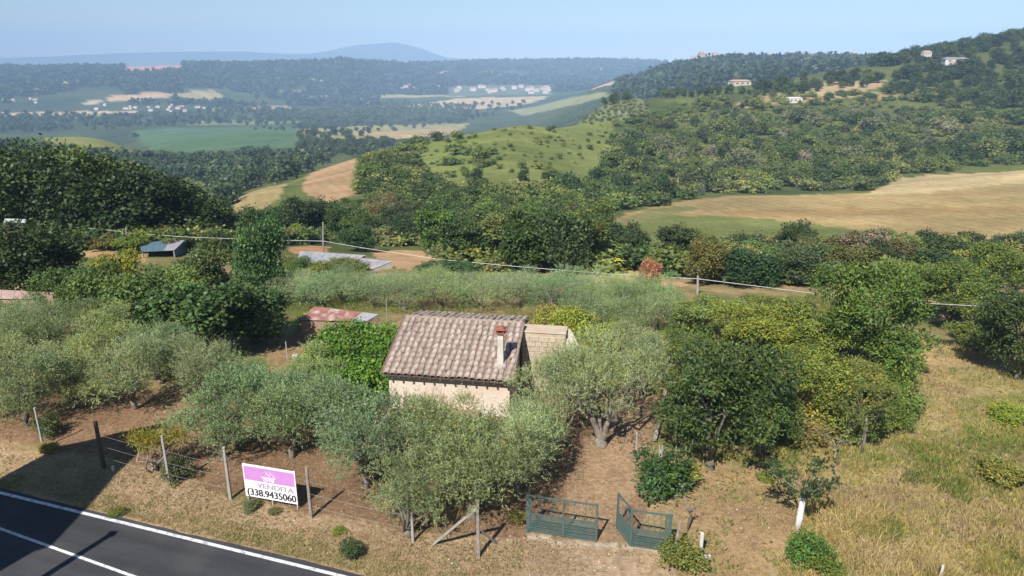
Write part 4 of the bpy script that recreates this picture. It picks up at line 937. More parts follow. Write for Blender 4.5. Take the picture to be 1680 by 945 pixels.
def shed(name, pxs, zf, zb, label, cat, mats, wallm, nsheet=4, group=None, open_front=True, posts=2):
    """pxs: front left, front right, back right, back left roof corners in photograph pixels"""
    zg = None
    q = []
    Y = atz(pxs[0][0], pxs[0][1], zf).y
    pts = [atz(pxs[0][0], pxs[0][1], zf), atz(pxs[1][0], pxs[1][1], zf), atz(pxs[2][0], pxs[2][1], zb), atz(pxs[3][0], pxs[3][1], zb)]
    c0 = sum(pts, Vector()) / 4; g0 = float(H(np.array([c0.x]), np.array([c0.y]))[0])
    e = empty(name, (c0.x, c0.y, g0), 0, label, cat, group); L = [p - e.location for p in pts]
    for i in range(nsheet):
        a, b = i / nsheet, (i + 1) / nsheet - 0.004
        corr(L[0].lerp(L[1], a), L[0].lerp(L[1], b), L[3].lerp(L[2], b), L[3].lerp(L[2], a), 14).build('roof_sheet', mats[i % len(mats)], e)
    m = MB()
    def wall(a, b):
        d = (b - a); nn = Vector((-d.y, d.x, 0)).normalized() * 0.06
        ta, tb = a.z - 0.1, b.z - 0.1
        vs = [Vector((a.x, a.y, -0.8)), Vector((b.x, b.y, -0.8)), Vector((b.x, b.y, tb)), Vector((a.x, a.y, ta))]
        m.add([v - nn for v in vs] + [v + nn for v in vs], [(0, 1, 2, 3), (7, 6, 5, 4), (0, 4, 5, 1), (1, 5, 6, 2), (2, 6, 7, 3), (3, 7, 4, 0)])
    ctr = sum(L, Vector()) / 4; I = [p.lerp(Vector((ctr.x, ctr.y, p.z)), 0.05) for p in L]
    wall(I[3], I[2]); wall(I[2], I[1].lerp(I[2], 0.06))
    if not open_front: wall(I[0], I[1]); wall(I[3].lerp(I[0], 0.04), I[0].lerp(I[3], 0.04))
    m.build('wall', wallm, e)
    for i in range(posts):
        p = I[0].lerp(I[1], i / max(posts - 1, 1)); MB().box((p.x, p.y, (p.z - 0.9) / 2), (0.12, 0.12, p.z + 0.7)).build('post', WOOD, e)
    return e
_z0 = -5.0
shed('grey_shed', [(487, 431), (574, 432), (601, 418), (492, 411)], -3.9, -3.4, 'open shed with wide grey sheet roof before a bank of orange earth', 'shed', [GREYM], DWOOD, 5, 'sheds beyond the olives', posts=3)
shed('small_grey_shed', [(592, 439), (612, 441), (645, 428), (588, 422)], -4.0, -3.6, 'smaller grey roofed shed right beside the wide shed', 'shed', [GREYM], WHITEW, 3, 'sheds beyond the olives')
shed('rusty_shed', [(492, 524), (600, 528), (622, 515), (516, 502)], 0.5, 0.85, 'low shed with rusty red corrugated roof sheets behind the vine', 'shed', [RUST, RUST, RUST, GREYM], BRICKM, 4, posts=3, open_front=False)
shed('long_barn', [(-60, 490), (84, 490), (90, 479), (-60, 472)], -0.1, 0.4, 'long low barn with faded pink tile roof at the left edge', 'barn', [plain('faded_tile', (0.26, 0.165, 0.14), (0.38, 0.28, 0.245), 4, 0.9, 0.01)], BRICKM, 7, open_front=False, posts=0)
shed('blue_shelter', [(232, 413), (286, 410), (304, 393), (228, 396)], -3.9, -3.7, 'shelter under blue shade net among the fig trees', 'shelter', [BLUE, BLUE, GREYM], BLUE, 3, posts=2)
shed('garden_hut', [(385, 447), (408, 446), (409, 439), (386, 438)], -0.9, -0.7, 'tiny open hut with tin roof peeping out of the fig leaves', 'hut', [GREYM], BRICKM, 2, posts=2)
shed('pale_greenhouse', [(6, 364), (44, 365), (42, 359), (8, 358)], -1.0, -0.8, 'whitish roof of a greenhouse above the left fig tree', 'greenhouse', [plain('pale_film', (0.36, 0.40, 0.37), (0.48, 0.52, 0.49), 3, 0.5, 0.0)], DWOOD, 3, open_front=False, posts=0)

# ------------------------------------------------------------------ poles and the pale overhead cable
cab = [(-60, 350, 84), (100, 371, 82), (163, 375, 81), (207, 381, 80), (300, 388, 79), (400, 392, 77), (480, 394, 75.5), (530, 395, 74.5), (600, 407, 71), (720, 425, 66), (850, 437, 62), (1000, 449, 58.5), (1145, 457, 56), (1250, 470, 53.5), (1335, 481, 50), (1520, 497, 42), (1680, 506, 37), (1800, 512, 34)]
cp_ = [atY(*c) for c in cab]
o = MB().tube(cp_, 0.024, 6).build('overhead_cable', CABLE, smooth=True); tag(o, 'pale thick cable strung on poles across the whole valley edge', 'cable')
for px, top, Y, lb, mt in ((163, 370, 81, 'rusty brown pole carrying the cable by the brown field', DWOOD), (207, 372, 80, 'grey pole carrying the cable above the yellow fig', CONC), (530, 364, 74.5, 'tall brown pole with the cable in front of the wide grey shed', WOOD), (1145, 452, 56, 'grey pole with the cable beside the russet bush', CONC)):
    g0 = onY(px, Y); tp = atY(px, top, Y); e = empty('cable_pole', g0, 0, lb, 'pole', 'poles carrying the pale cable')
    MB().tube([(0, 0, -0.5), (tp.x - g0.x, 0, tp.z - g0.z)], [0.11, 0.08], 8).build('shaft', mt, e)
    cz = float(np.interp(px, [c[0] for c in cab], [p.z for p in cp_])) - g0.z; MB().box((0, -0.02, cz), (0.3, 0.1, 0.08)).build('bracket', GREYM, e)
# ------------------------------------------------------------------ unseen building shaped to throw the broad road shade; utility pole beyond the frame
rb = empty('shade_building', (-20.7, 19.5, 0), 0, 'narrow tall building out of view, shaped to cast the shade across the asphalt', 'building')
MB().add([(-2.3, -8.5, -0.5), (0, -8.5, -0.5), (0, 0, -0.5), (-2.3, 0, -0.5), (-2.3, -8.5, 9.4), (0, -8.5, 11.9), (0, 0, 11.9), (-2.3, 0, 9.4)], [(3, 2, 1, 0), (4, 5, 6, 7), (0, 1, 5, 4), (1, 2, 6, 5), (2, 3, 7, 6), (3, 0, 4, 7)]).build('wall', BEIGE, rb, bevel=0.02)
MB().slab([(-2.45, -8.65, 9.35), (0.15, -8.65, 12.18), (0.15, 0.12, 12.18), (-2.45, 0.12, 9.35)], 0.1).build('roof', FARROOF, rb)
for z in (2.0, 5.2, 8.4): MB().box((-1.1, 0.01, z), (0.8, 0.08, 1.2)).build('window', DARKIN, rb)
up = empty('utility_pole', (-17.15, 15.0, 0), 0, 'wooden utility pole standing beyond the road', 'pole')
MB().tube([(0, 0, -0.5), (0, 0, 8.0)], [0.17, 0.12], 10).build('shaft', WOOD, up); MB().box((0, 0, 8.02), (0.3, 0.3, 0.05)).build('cap', WOOD, up)

KEEPOUT = [[(955, 446), (1060, 440), (1140, 462), (1140, 520), (960, 520)], [(595, 402), (690, 408), (735, 430), (735, 480), (600, 480)], [(215, 207), (492, 206), (492, 241), (300, 249), (240, 246)]]
def scatter(n, poly, seed, mind):
    g = np.random.default_rng(seed); xs = [p[0] for p in poly]; ys = [p[1] for p in poly]; out = []
    for _ in range(n * 40):
        if len(out) >= n: break
        x, y = g.uniform(min(xs), max(xs)), g.uniform(min(ys), max(ys))
        if inpoly(np.array([x]), np.array([y]), poly)[0] and not any(inpoly(np.array([x]), np.array([y]), q)[0] for q in KEEPOUT) and all((x - a) ** 2 / mind ** 2 + (y - b_) ** 2 / (mind * 0.45) ** 2 > 1 for a, b_ in out): out.append((x, y))
    return sorted(out, key=lambda p: p[1])
ORD = 'first second third fourth fifth sixth seventh eighth ninth tenth eleventh twelfth thirteenth fourteenth fifteenth sixteenth seventeenth eighteenth nineteenth twentieth'.split()
ROWN = {1: [''], 2: ['front', 'back'], 3: ['front', 'middle', 'back'], 4: ['front', 'second', 'third', 'back']}
def ordinals(pts, base, rows):
    """labels that count the things of a group from the left within each row, nearest row first"""
    out = [None] * len(pts); order = sorted(range(len(pts)), key=lambda i: -pts[i][1])
    for r, chunk in enumerate(np.array_split(order, rows)):
        for k, i in enumerate(sorted(chunk, key=lambda i: pts[i][0])):
            out[i] = base + ', ' + ORD[k] + ' from the left' + (' in the ' + ROWN[rows][r] + ' row' if rows > 1 else '')
    return out
# ------------------------------------------------------------------ trees and shrubs one can point at
OG = 'olive trees on the plot'
def olive(px, py, h, r, label, i=None, tint=(0.162, 0.214, 0.096), group=OG, ymin=0):
    k = i if i is not None else int(abs(px * 7 + py * 3)) % 5
    return plant('olive_tree', OLIVES[k], at(px, py, ymin) - Vector((0, 0, 0.06)), h, label, 'olive tree', tint, group, r)
near_olives = [
    (752, 762, 2.60, 1.30, 'small olive before the middle of the cream wall'),
    (368, 752, 4.00, 2.00, 'grey-green olive with full crown behind the pale post left of the sale sign'),
    (480, 750, 3.60, 1.65, 'olive right behind the sale sign'),
    (600, 800, 4.10, 2.05, 'broad olive between the sale sign and the low roadside olive'),
    (672, 880, 3.50, 1.30, 'low bushy olive growing down to the ground at the fence, left of the braced post'),
    (775, 850, 4.30, 2.15, 'big olive right behind the braced fence post'),
    (850, 815, 3.70, 1.60, 'olive whose branches reach the left gate pillar'),
    (893, 745, 3.50, 1.75, 'olive on the left bank of the drive, between gate and big gnarled olive'),
    (690, 756, 3.00, 1.60, 'olive standing in front of the cream wall, left part'),
    (562, 694, 2.30, 1.40, 'olive below the left end of the hut'),
    (452, 690, 2.70, 1.55, 'olive in the second row, behind the ones by the sale sign'),
    (340, 660, 3.20, 1.58, 'olive in the second row, left of the clearing'),
    (222, 672, 3.67, 1.76, 'olive with its leaning trunk in view on the sunlit strip by the road'),
    (128, 672, 3.30, 1.67, 'olive standing between two deep shadows at the left of the plot'),
    (46, 700, 3.67, 1.76, 'dark olive behind the thin left fence post'),
    (5, 668, 3.57, 1.85, 'olive half cut by the left edge in deep shade'),
    (175, 612, 3.20, 1.67, 'olive in the third row behind the leaning trunk'),
    (265, 628, 3.20, 1.58, 'olive in the third row, right of the leaning trunk'),
    (82, 606, 3.30, 1.76, 'olive in the third row near the left edge with a dark hollow below'),
    (15, 612, 3.20, 1.67, 'olive in the third row at the very left edge'),
    (320, 615, 2.63, 1.58, 'olive just in front of the large fig tree'),
    (395, 645, 2.26, 1.32, 'small olive at the front edge of the bare brown clearing'),
    (160, 566, 3.10, 1.76, 'pale olive in the fourth row below the yellowish fig'),
    (98, 560, 2.82, 1.67, 'pale olive in front of the long pink roof, right end'),
    (28, 562, 2.82, 1.85, 'pale olive in front of the long pink roof at the left edge'),
    (250, 580, 2.92, 1.58, 'pale olive against the dark skirt of the large fig'),
    (520, 655, 2.47, 1.38, 'small olive in front of the bright green vine'),
    (985, 730, 4.70, 2.45, 'largest olive with a gnarled forked trunk bare at the drive'),
    (1052, 655, 3.23, 1.46, 'olive on the right side of the gnarled one, near the beam'),
    (925, 655, 2.20, 1.30, 'olive hiding the foot of the annexe wall'),
    (1040, 612, 2.70, 1.60, 'olive right of the annexe lean-to'),
]
for px, py, h, r, lb in near_olives:
    if px == 985: plant('olive_tree', GNARL, at(px, py) - Vector((0, 0, 0.06)), h, lb, 'olive tree', OLIVE_T, OG, r, rz=0.15)
    else: olive(px, py, h, r, lb)
back = [(505, 498), (560, 496), (612, 506), (664, 508), (722, 507), (790, 507), (850, 505), (905, 515), (960, 535), (1012, 548), (482, 486), (560, 478), (642, 482), (722, 480), (805, 481), (880, 486), (950, 502), (1020, 515), (1075, 545), (1000, 492), (610, 476), (1050, 512), (1090, 525), (530, 505), (585, 484), (692, 488), (755, 490), (825, 492), (890, 498), (665, 474), (460, 498), (545, 474), (760, 474), (840, 474), (930, 484), (975, 512), (1045, 495), (470, 474)]
_bl = ordinals(back, 'silvery grove olive behind the hut', 4)
for k, (px, py) in enumerate(back):
    plant('olive_tree', OLIVEB[k % 3], at(px, py, 36) - Vector((0, 0, 0.05)), min(max((py - 447) / (17.0 + (py - 470) * 0.11), 1.25), 2.7) * rng.uniform(0.92, 1.05), _bl[k], 'olive tree', (0.165, 0.225, 0.105), 'olive grove behind the hut', rng.uniform(1.5, 2.1))

big = [
    (0, FIGS, 62, 487, 6.2, 3.7, DARK_T, 'fig_tree', 'fig tree', 'large dark fig tree above the long pink roof'),
    (1, FIGS, 330, 585, 5.4, 3.2, (0.045, 0.082, 0.024), 'fig_tree', 'fig tree', 'large spreading fig tree left of the bare clearing'),
    (2, FIGS, 420, 566, 4.6, 2.3, (0.05, 0.085, 0.025), 'fig_tree', 'fig tree', 'fig overhanging the deep shade on the bare clearing'),
    (0, FIGS, 245, 565, 4.9, 2.5, (0.06, 0.10, 0.026), 'fig_tree', 'fig tree', 'fig between the pale olives and the large spreading fig'),
    (1, FIGS, 150, 540, 4.6, 2.3, (0.075, 0.12, 0.028), 'fig_tree', 'fig tree', 'lighter green fig at the right end of the long pink roof'),
    (2, FIGS, 205, 500, 4.6, 1.7, (0.19, 0.20, 0.03), 'fig_tree', 'fig tree', 'yellow topped fig below the grey cable pole'),
    (0, FIGS, 432, 492, 7.0, 2.0, (0.045, 0.085, 0.025), 'walnut_tree', 'tree', 'upright dark tree left of the wide grey shed'),
    (1, FIGS, 335, 478, 4.6, 2.6, (0.07, 0.092, 0.035), 'fig_tree', 'fig tree', 'fig just right of the blue shade net'),
    (2, FIGS, 120, 510, 3.6, 2.0, (0.07, 0.12, 0.03), 'fig_tree', 'fig tree', 'small fig right beside the large dark one'),
    (0, FIGS, 290, 520, 3.6, 2.2, (0.11, 0.155, 0.035), 'fig_tree', 'fig tree', 'light green fig behind the spreading one'),
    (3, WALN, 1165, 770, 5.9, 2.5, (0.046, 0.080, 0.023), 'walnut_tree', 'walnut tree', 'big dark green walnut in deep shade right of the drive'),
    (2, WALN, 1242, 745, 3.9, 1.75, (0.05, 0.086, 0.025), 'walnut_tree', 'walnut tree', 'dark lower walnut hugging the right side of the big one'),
    (3, WALN, 1428, 612, 6.5, 2.9, (0.066, 0.115, 0.028), 'walnut_tree', 'walnut tree', 'big green walnut in the gap of the cable'),
    (2, WALN, 1232, 600, 3.9, 2.5, (0.125, 0.150, 0.032), 'walnut_tree', 'walnut tree', 'yellow-green tree behind the big dark walnut, below the cable'),
    (3, WALN, 1318, 690, 3.8, 2.0, (0.125, 0.150, 0.034), 'walnut_tree', 'walnut tree', 'yellowing tree right beside the big dark walnut'),
    (0, WALN, 1330, 605, 4.0, 2.3, (0.135, 0.155, 0.035), 'walnut_tree', 'walnut tree', 'yellow-green tree between the two big walnuts'),
    (1, WALN, 1395, 675, 2.7, 1.6, (0.13, 0.150, 0.036), 'walnut_tree', 'walnut tree', 'low yellow-green tree on the meadow edge before the far walnut'),
    (2, WALN, 1160, 560, 3.1, 2.1, (0.115, 0.145, 0.04), 'walnut_tree', 'walnut tree', 'yellow-green tree at the foot of the grey cable pole'),
    (3, WALN, 1560, 532, 4.6, 3.0, (0.095, 0.135, 0.03), 'walnut_tree', 'walnut tree', 'bright green tree right of the far walnut, under the cable'),
    (0, WALN, 1652, 500, 5.0, 3.0, (0.11, 0.14, 0.03), 'walnut_tree', 'walnut tree', 'bright green tree at the right edge above the cable'),
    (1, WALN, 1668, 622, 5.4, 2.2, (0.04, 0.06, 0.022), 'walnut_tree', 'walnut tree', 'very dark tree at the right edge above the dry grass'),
    (2, WALN, 1502, 515, 4.2, 2.6, (0.10, 0.135, 0.035), 'walnut_tree', 'walnut tree', 'green tree peeping out behind the far walnut'),
    (3, WALN, 1275, 545, 2.4, 2.2, (0.13, 0.155, 0.036), 'walnut_tree', 'walnut tree', 'pale yellow-green tree straight under the cable span'),
    (0, WALN, 1225, 712, 3.0, 1.4, (0.075, 0.125, 0.03), 'walnut_tree', 'walnut tree', 'green offshoot at the right foot of the big dark walnut'),
    (3, WALN, 1120, 640, 3.4, 1.5, (0.085, 0.12, 0.032), 'walnut_tree', 'walnut tree', 'lighter green tree between the old beam and the dark walnut'),
    (1, WALN, 1600, 575, 3.2, 1.9, (0.085, 0.12, 0.03), 'walnut_tree', 'walnut tree', 'green bush-like tree between dry grass and right edge'),
]
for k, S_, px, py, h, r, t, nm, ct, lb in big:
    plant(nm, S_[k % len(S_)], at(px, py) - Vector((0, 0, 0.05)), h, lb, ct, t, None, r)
shr = [
    (1082, 808, 1.75, 1.35, (0.042, 0.082, 0.024), 'dark glossy green bush with two posts before it beyond the gate'),
    (1122, 800, 1.0, 0.7, (0.14, 0.15, 0.03), 'yellow-green bush right of the dark glossy one'),
    (1322, 930, 1.25, 0.8, (0.07, 0.13, 0.03), 'bright green bush at the bottom edge right of the dirt patch'),
    (1350, 945, 0.8, 0.7, (0.13, 0.16, 0.04), 'yellowish bush beside the bright green one at the bottom edge'),
    (577, 917, 0.65, 0.5, (0.06, 0.085, 0.03), 'round weed tuft alone on the dry verge near the road'),
    (193, 843, 0.32, 0.38, (0.08, 0.11, 0.03), 'small weed at the asphalt edge by the shadow'),
    (412, 834, 0.34, 0.42, (0.075, 0.10, 0.045), 'weed at the lower left corner of the sale sign'),
    (452, 842, 0.22, 0.3, (0.10, 0.11, 0.045), 'small weed under the middle of the sale sign'),
    (292, 788, 1.0, 0.7, (0.07, 0.09, 0.05), 'grey-green shrub at the foot of the tufted yellow bush'),
    (80, 716, 1.0, 0.7, (0.06, 0.085, 0.035), 'shrub growing round the thin left fence post'),
    (78, 742, 0.45, 0.5, (0.20, 0.19, 0.05), 'yellow weed clump at the foot of the thin left post'),
    (556, 876, 0.25, 0.3, (0.11, 0.14, 0.03), 'bright little weed on the bank behind the verge'),
    (1115, 930, 0.8, 0.9, (0.10, 0.13, 0.035), 'weeds in the corner right of the gate apron'),
    (850, 862, 0.5, 0.4, (0.15, 0.14, 0.05), 'dry shrub on the bank left of the gate'),
    (1255, 790, 0.4, 0.4, (0.12, 0.15, 0.035), 'low weeds at the head of the dirt patch'),
    (1660, 690, 0.6, 1.2, (0.15, 0.19, 0.03), 'bright green weed patch at the right edge of the meadow'),
    (1640, 790, 0.8, 1.1, (0.17, 0.18, 0.045), 'tall yellow-green weeds at the right edge'),
    (1440, 650, 1.0, 1.0, (0.12, 0.15, 0.035), 'green shrub at the front of the far walnut'),
    (1100, 655, 1.4, 0.8, (0.18, 0.16, 0.045), 'yellow-brown shrub at the head of the old beam'),
    (945, 560, 2.0, 1.6, (0.20, 0.225, 0.04), 'bright yellow-green creeper bush behind the annexe'),
    (990, 575, 1.8, 1.5, (0.17, 0.21, 0.04), 'green creeper bush right of the lean-to'),
    (905, 545, 1.6, 1.4, (0.20, 0.21, 0.045), 'yellowish bush at the back corner of the annexe'),
    (505, 540, 1.0, 1.0, (0.19, 0.20, 0.04), 'yellow-green weeds in front of the rusty shed'),
    (545, 552, 1.3, 1.1, (0.15, 0.14, 0.06), 'dry brownish bush under the front wall of the rusty shed'),
]
for i, (px, py, h, r, t, lb) in enumerate(shr):
    plant('shrub', BUSHES[i % 3], at(px, py) - Vector((0, 0, 0.04)), h, lb, 'shrub', t, None, r, stem='stem', leaf='foliage')

_sp = scatter(26, [(1100, 560), (1240, 560), (1340, 600), (1480, 640), (1470, 720), (1330, 745), (1290, 700), (1240, 640), (1110, 620)], 41, 26)
for i, ((px, py), lb) in enumerate(zip(_sp, ordinals(_sp, 'yellow-green shrub between the walnuts', 2))):
    plant('shrub', BUSHES[i % 3], at(px, py) - Vector((0, 0, 0.04)), rng.uniform(0.9, 1.9), lb, 'shrub', [(0.12, 0.15, 0.035), (0.09, 0.13, 0.03), (0.16, 0.165, 0.04), (0.19, 0.165, 0.06)][i % 4], 'shrubs between the walnuts', rng.uniform(0.9, 1.6), stem='stem', leaf='foliage')
_sp = scatter(16, [(475, 442), (560, 440), (650, 444), (650, 454), (560, 452), (475, 456)], 43, 18)
for i, ((px, py), lb) in enumerate(zip(_sp, ordinals(_sp, 'green shrub along the foot of the grey sheds', 1))):
    plant('shrub', BUSHES[i % 3], at(px, py, 50) - Vector((0, 0, 0.04)), rng.uniform(0.8, 1.4), lb, 'shrub', [(0.10, 0.14, 0.04), (0.07, 0.11, 0.03), (0.13, 0.155, 0.06)][i % 3], 'shrubs at the foot of the sheds', rng.uniform(0.9, 1.5), stem='stem', leaf='foliage')
# grape vine on a frame left of the hut
vb = atz(576, 664, 0.0); g = np.random.default_rng(5); vine = empty('grape_vine', (vb.x, vb.y, 0), th, 'bright green grape vine covering a frame left of the hut', 'grape vine')
vl = np.array([(x, y, 0.8 + 0.2 * g.random() + 0.2 * y, 0.8, 0.62) for x in np.linspace(-2.5, 1.2, 6) for y in np.linspace(0.2, 4.4, 5)])
V, Q, c, _l = broad_crown(g, 2, 2, 0, n=19000, L=0.15, Wd=0.125, cl=5, lobes=vl, spread=0.12, up=0.5, light=0.3)
cr = obj('foliage', mesh_np('vine_foliage', V, Q, None, c), FOL, vine); cr.color = (0.10, 0.20, 0.03, 1)
vs_ = MB()
for x in (-1.6, 0, 1.5): vs_.tube(limb_pts(g, (x, 0.5, -0.1), (x + 0.2, 0.8, 1.0), 5, 0.15), [0.05, 0.045, 0.04, 0.03, 0.02], 6)
vs_.build('stem', BARKD, vine)
for x in (-1.8, 1.5):
    for y in (0.2, 3.8): MB().box((x, y, 0.4), (0.09, 0.09, 1.3)).build('post', WOOD, vine)

# young tree with limewashed trunk, its few leafy twigs
def sparse_tree(name, px, py, h, label, mat, tint, leafy=True, seed=1, r0=0.12, nb=6, cat='young tree', leafn=520, spread=1.0):
    g = np.random.default_rng(seed); b = at(px, py); e = empty(name, b, 0, label, cat); m = MB(); t = (0.06, 0.05, h * 0.55)
    m.tube([(0, 0, -0.2), (0.02, 0, h * 0.2), (0.05, 0.03, h * 0.4), t], [r0 * 1.15, r0, r0 * 0.9, r0 * 0.85], 9); m.build('trunk', mat, e, smooth=True)
    k = MB(); V, D = [], []
    for i in range(nb):
        a = i * 2.4 + g.uniform(-0.3, 0.3); end = np.array([math.cos(a) * h * 0.42 * spread, math.sin(a) * h * 0.42 * spread, h * g.uniform(0.75, 1.1)])
        p = limb_pts(g, t, end, 6, 0.25); k.tube(p, [r0 * 0.4, r0 * 0.3, r0 * 0.22, r0 * 0.16, r0 * 0.1, r0 * 0.04], 5)
        for q in p[2:]:
            q2 = q + g.normal(size=3) * h * 0.12 + np.array([0, 0, h * 0.06]); k.tube([q, (q + q2) / 2 + g.normal(size=3) * 0.02, q2], [r0 * 0.12, r0 * 0.08, r0 * 0.03], 4)
            for w in np.linspace(0, 1, 12):
                V.append(q + (q2 - q) * w + g.normal(size=3) * 0.07)
    k.build('branches', BARK if leafy else WOOD, e, smooth=True)
    if leafy:
        V = np.array(V); V = np.repeat(V, 3, 0) + g.normal(size=(len(V) * 3, 3)) * 0.05; n = len(V)
        d = unit(g.normal(size=(n, 3)) + np.array([0, 0, -0.2])); nn = unit(g.normal(size=(n, 3)) + np.array([0, 0, 1]))
        cc = g.uniform(0.7, 1.3, n)[:, None] * np.ones(3)
        cr = obj('crown', mesh_np('sparse_crown', leaf_quads(V, d, nn, g.uniform(0.12, 0.2, n), g.uniform(0.06, 0.1, n)), quads(n), None, np.repeat(cc, 4, 0)), FOL, e); cr.color = (*tint, 1)
    return e
sparse_tree('young_fruit_tree', 1308, 870, 2.5, 'young tree with thick limewashed trunk and few leaves on the dirt patch', WHBARK, (0.05, 0.085, 0.03), True, 3, 0.12, 5)
sparse_tree('dead_shrub', 1365, 775, 1.9, 'leafless pale shrub in the meadow behind the white trunk', WOOD, (0, 0, 0), False, 5, 0.035, 7, 'dead shrub')
sparse_tree('young_tree', 1414, 742, 2.4, 'slim young tree beside the tin sheet in the meadow', BARK, (0.10, 0.12, 0.035), True, 8, 0.05, 5)
sparse_tree('dead_shrub', 1128, 870, 1.3, 'bare dry shrub with dark twigs right behind the gate pillar', BARKD, (0, 0, 0), False, 12, 0.04, 8, 'dead shrub')
# bush with yellow tufts
b = at(258, 775); e = empty('tufted_bush', b, 0, 'bush of pale bare stems topped with yellow tufts by the road', 'bush'); g = np.random.default_rng(4); m = MB(); tips = []
for i in range(9):
    a = i * 0.7; p = limb_pts(g, (0, 0, -0.1), (math.cos(a) * g.uniform(0.3, 0.95) + 0.1, math.sin(a) * 0.5, g.uniform(1.2, 1.9)), 6, 0.3); m.tube(p, [0.06, 0.05, 0.04, 0.035, 0.03, 0.02], 6); tips.append(p[-1])
m.build('stems', WOOD, e, smooth=True)
tp = np.array(tips); n = 2600; k = g.integers(0, len(tp), n); Pb = tp[k] + g.normal(size=(n, 3)) * np.array([0.2, 0.2, 0.16]); d = unit(g.normal(size=(n, 3)) + np.array([0, 0, 0.8]))
cr = obj('crown', mesh_np('tuft_crown', leaf_quads(Pb, d, unit(g.normal(size=(n, 3))), g.uniform(0.1, 0.2, n), g.uniform(0.02, 0.04, n)), quads(n), None, np.repeat(g.uniform(0.7, 1.3, n)[:, None] * np.ones(3), 4, 0)), FOL, e); cr.color = (0.27, 0.23, 0.03, 1)
# russet dying bush
def tinted(nm, pr, px, py, h, r, tint, label, cat, ymin=0): return plant(nm, pr, at(px, py, ymin) - Vector((0, 0, 0.05)), h, label, cat, tint, None, r)
tinted('russet_bush', BUSHES[1], 1068, 480, 2.7, 1.15, (0.23, 0.115, 0.068), 'russet brown dying bush in front of the bare earth below the cable', 'bush', 45)

# ------------------------------------------------------------------ woods at middle distance: each tree its own thing
def wood(name, protos, pts, hs, rs, tints, label, cat, group, ymin=60):
    pos = hits([p[0] for p in pts], [p[1] for p in pts], ymin); lbs = ordinals(pts, label, 3 if len(pts) > 24 else 2)
    for i, p in enumerate(pos):
        pr = protos[i % len(protos)]; t = tints[i % len(tints)]
        h = hs[i % len(hs)] * rng.uniform(0.9, 1.1); r = rs[i % len(rs)] * rng.uniform(0.9, 1.1)
        plant(name, pr, Vector(p) - Vector((0, 0, 0.2)), h, lbs[i], cat, tuple(a * rng.uniform(0.85, 1.2) for a in t), group, r)
oaks = [(-40, 392, 12.5, 4.8), (15, 398, 12, 4.6), (60, 390, 12.6, 4.6), (110, 396, 12.2, 4.4), (150, 390, 12.4, 4.6), (200, 395, 11, 4.4), (235, 388, 10.4, 4.2), (270, 396, 9.5, 4.2), (305, 390, 8.2, 3.8), (335, 397, 6.8, 3.4), (365, 392, 5.4, 3.0), (90, 384, 13.2, 5), (180, 382, 12.2, 4.6), (30, 380, 13, 5)]
_ol = ordinals(oaks, 'tall dark oak of the left wood', 2)
for i, (px, py, h, r) in enumerate(oaks):
    plant('oak_tree', OAKS[i % 5], at(px, py, 60) - Vector((0, 0, 0.3)), h * 0.86, _ol[i], 'oak tree', [(0.055, 0.085, 0.023), (0.034, 0.056, 0.018), (0.042, 0.068, 0.02), (0.032, 0.052, 0.017)][i % 4], 'oaks of the dark wood', r)
clump = [(430, 390, 5.5, 2.8), (462, 386, 6.2, 3.0), (495, 388, 6.8, 3.3), (530, 386, 6.8, 3.3), (560, 390, 6.0, 3.0), (590, 395, 5.0, 2.6), (445, 400, 4.0, 2.2)]
_ol = ordinals(clump, 'dark round oak of the clump below the brown field', 1)
for i, (px, py, h, r) in enumerate(clump):
    plant('oak_tree', OAKS[(i + 2) % 5], at(px, py, 60) - Vector((0, 0, 0.3)), h, _ol[i], 'oak tree', (0.032, 0.052, 0.018) if 1 < i < 4 else (0.05, 0.085, 0.022), 'oaks of the small clump', r)
for nm, k, px, py, h, r, t, lb in (
    ('bush', 1, 588, 412, 3.6, 2.7, (0.04, 0.075, 0.022), 'round green bush right of the tall brown pole above the sheds'),
    ('bush', 2, 487, 392, 2.2, 2.0, (0.13, 0.165, 0.03), 'yellow-green bush just above the wide grey shed'),
    ('oak_tree', 0, 1112, 440, 4.6, 2.4, (0.035, 0.052, 0.022), 'rounded dark oak standing alone before the wheat field'),
    ('oak_tree', 1, 1302, 424, 4.6, 2.6, (0.036, 0.056, 0.022), 'dark oak at the green foot of the wheat field'),
    ('oak_tree', 2, 1032, 430, 4.0, 1.8, (0.05, 0.075, 0.025), 'narrow dark oak at the left tip of the wheat field'),
    ('willow_tree', 3, 1412, 440, 4.2, 2.4, (0.20, 0.18, 0.105), 'pale half-dry tree before the wheat field'),
    ('bush', 2, 735, 464, 2.0, 2.4, (0.05, 0.085, 0.024), 'dark bush above the grove straight behind the hut')):
    plant(nm, OAKS[k % 5], at(px, py, 50) - Vector((0, 0, 0.1)), h, lb, nm.split('_')[0] if nm != 'bush' else 'bush', t, None, r)
G3 = [(0.042, 0.068, 0.02), (0.055, 0.092, 0.024), (0.085, 0.12, 0.03), (0.036, 0.056, 0.02), (0.065, 0.085, 0.035)]
wood('field_tree', OAKS, scatter(34, [(640, 375), (760, 350), (985, 380), (1000, 440), (960, 455), (740, 445), (720, 418), (650, 402)], 1, 26), [5.6, 6.4, 4.8, 6.0], [2.6, 3.0, 2.3], [(0.045, 0.074, 0.024), (0.064, 0.10, 0.028), (0.04, 0.064, 0.021), (0.08, 0.115, 0.034)], 'dark tree behind the olive grove', 'tree', 'trees of the belt behind the grove')
wood('field_tree', OAKS, scatter(20, [(560, 350), (660, 345), (720, 380), (600, 385)], 4, 22), [3.6, 4.4, 3.0], [2.0, 2.4], [(0.06, 0.088, 0.032), (0.085, 0.105, 0.05), (0.06, 0.095, 0.025)], 'scrubby tree above the sheds', 'tree', 'scrubby trees above the sheds')
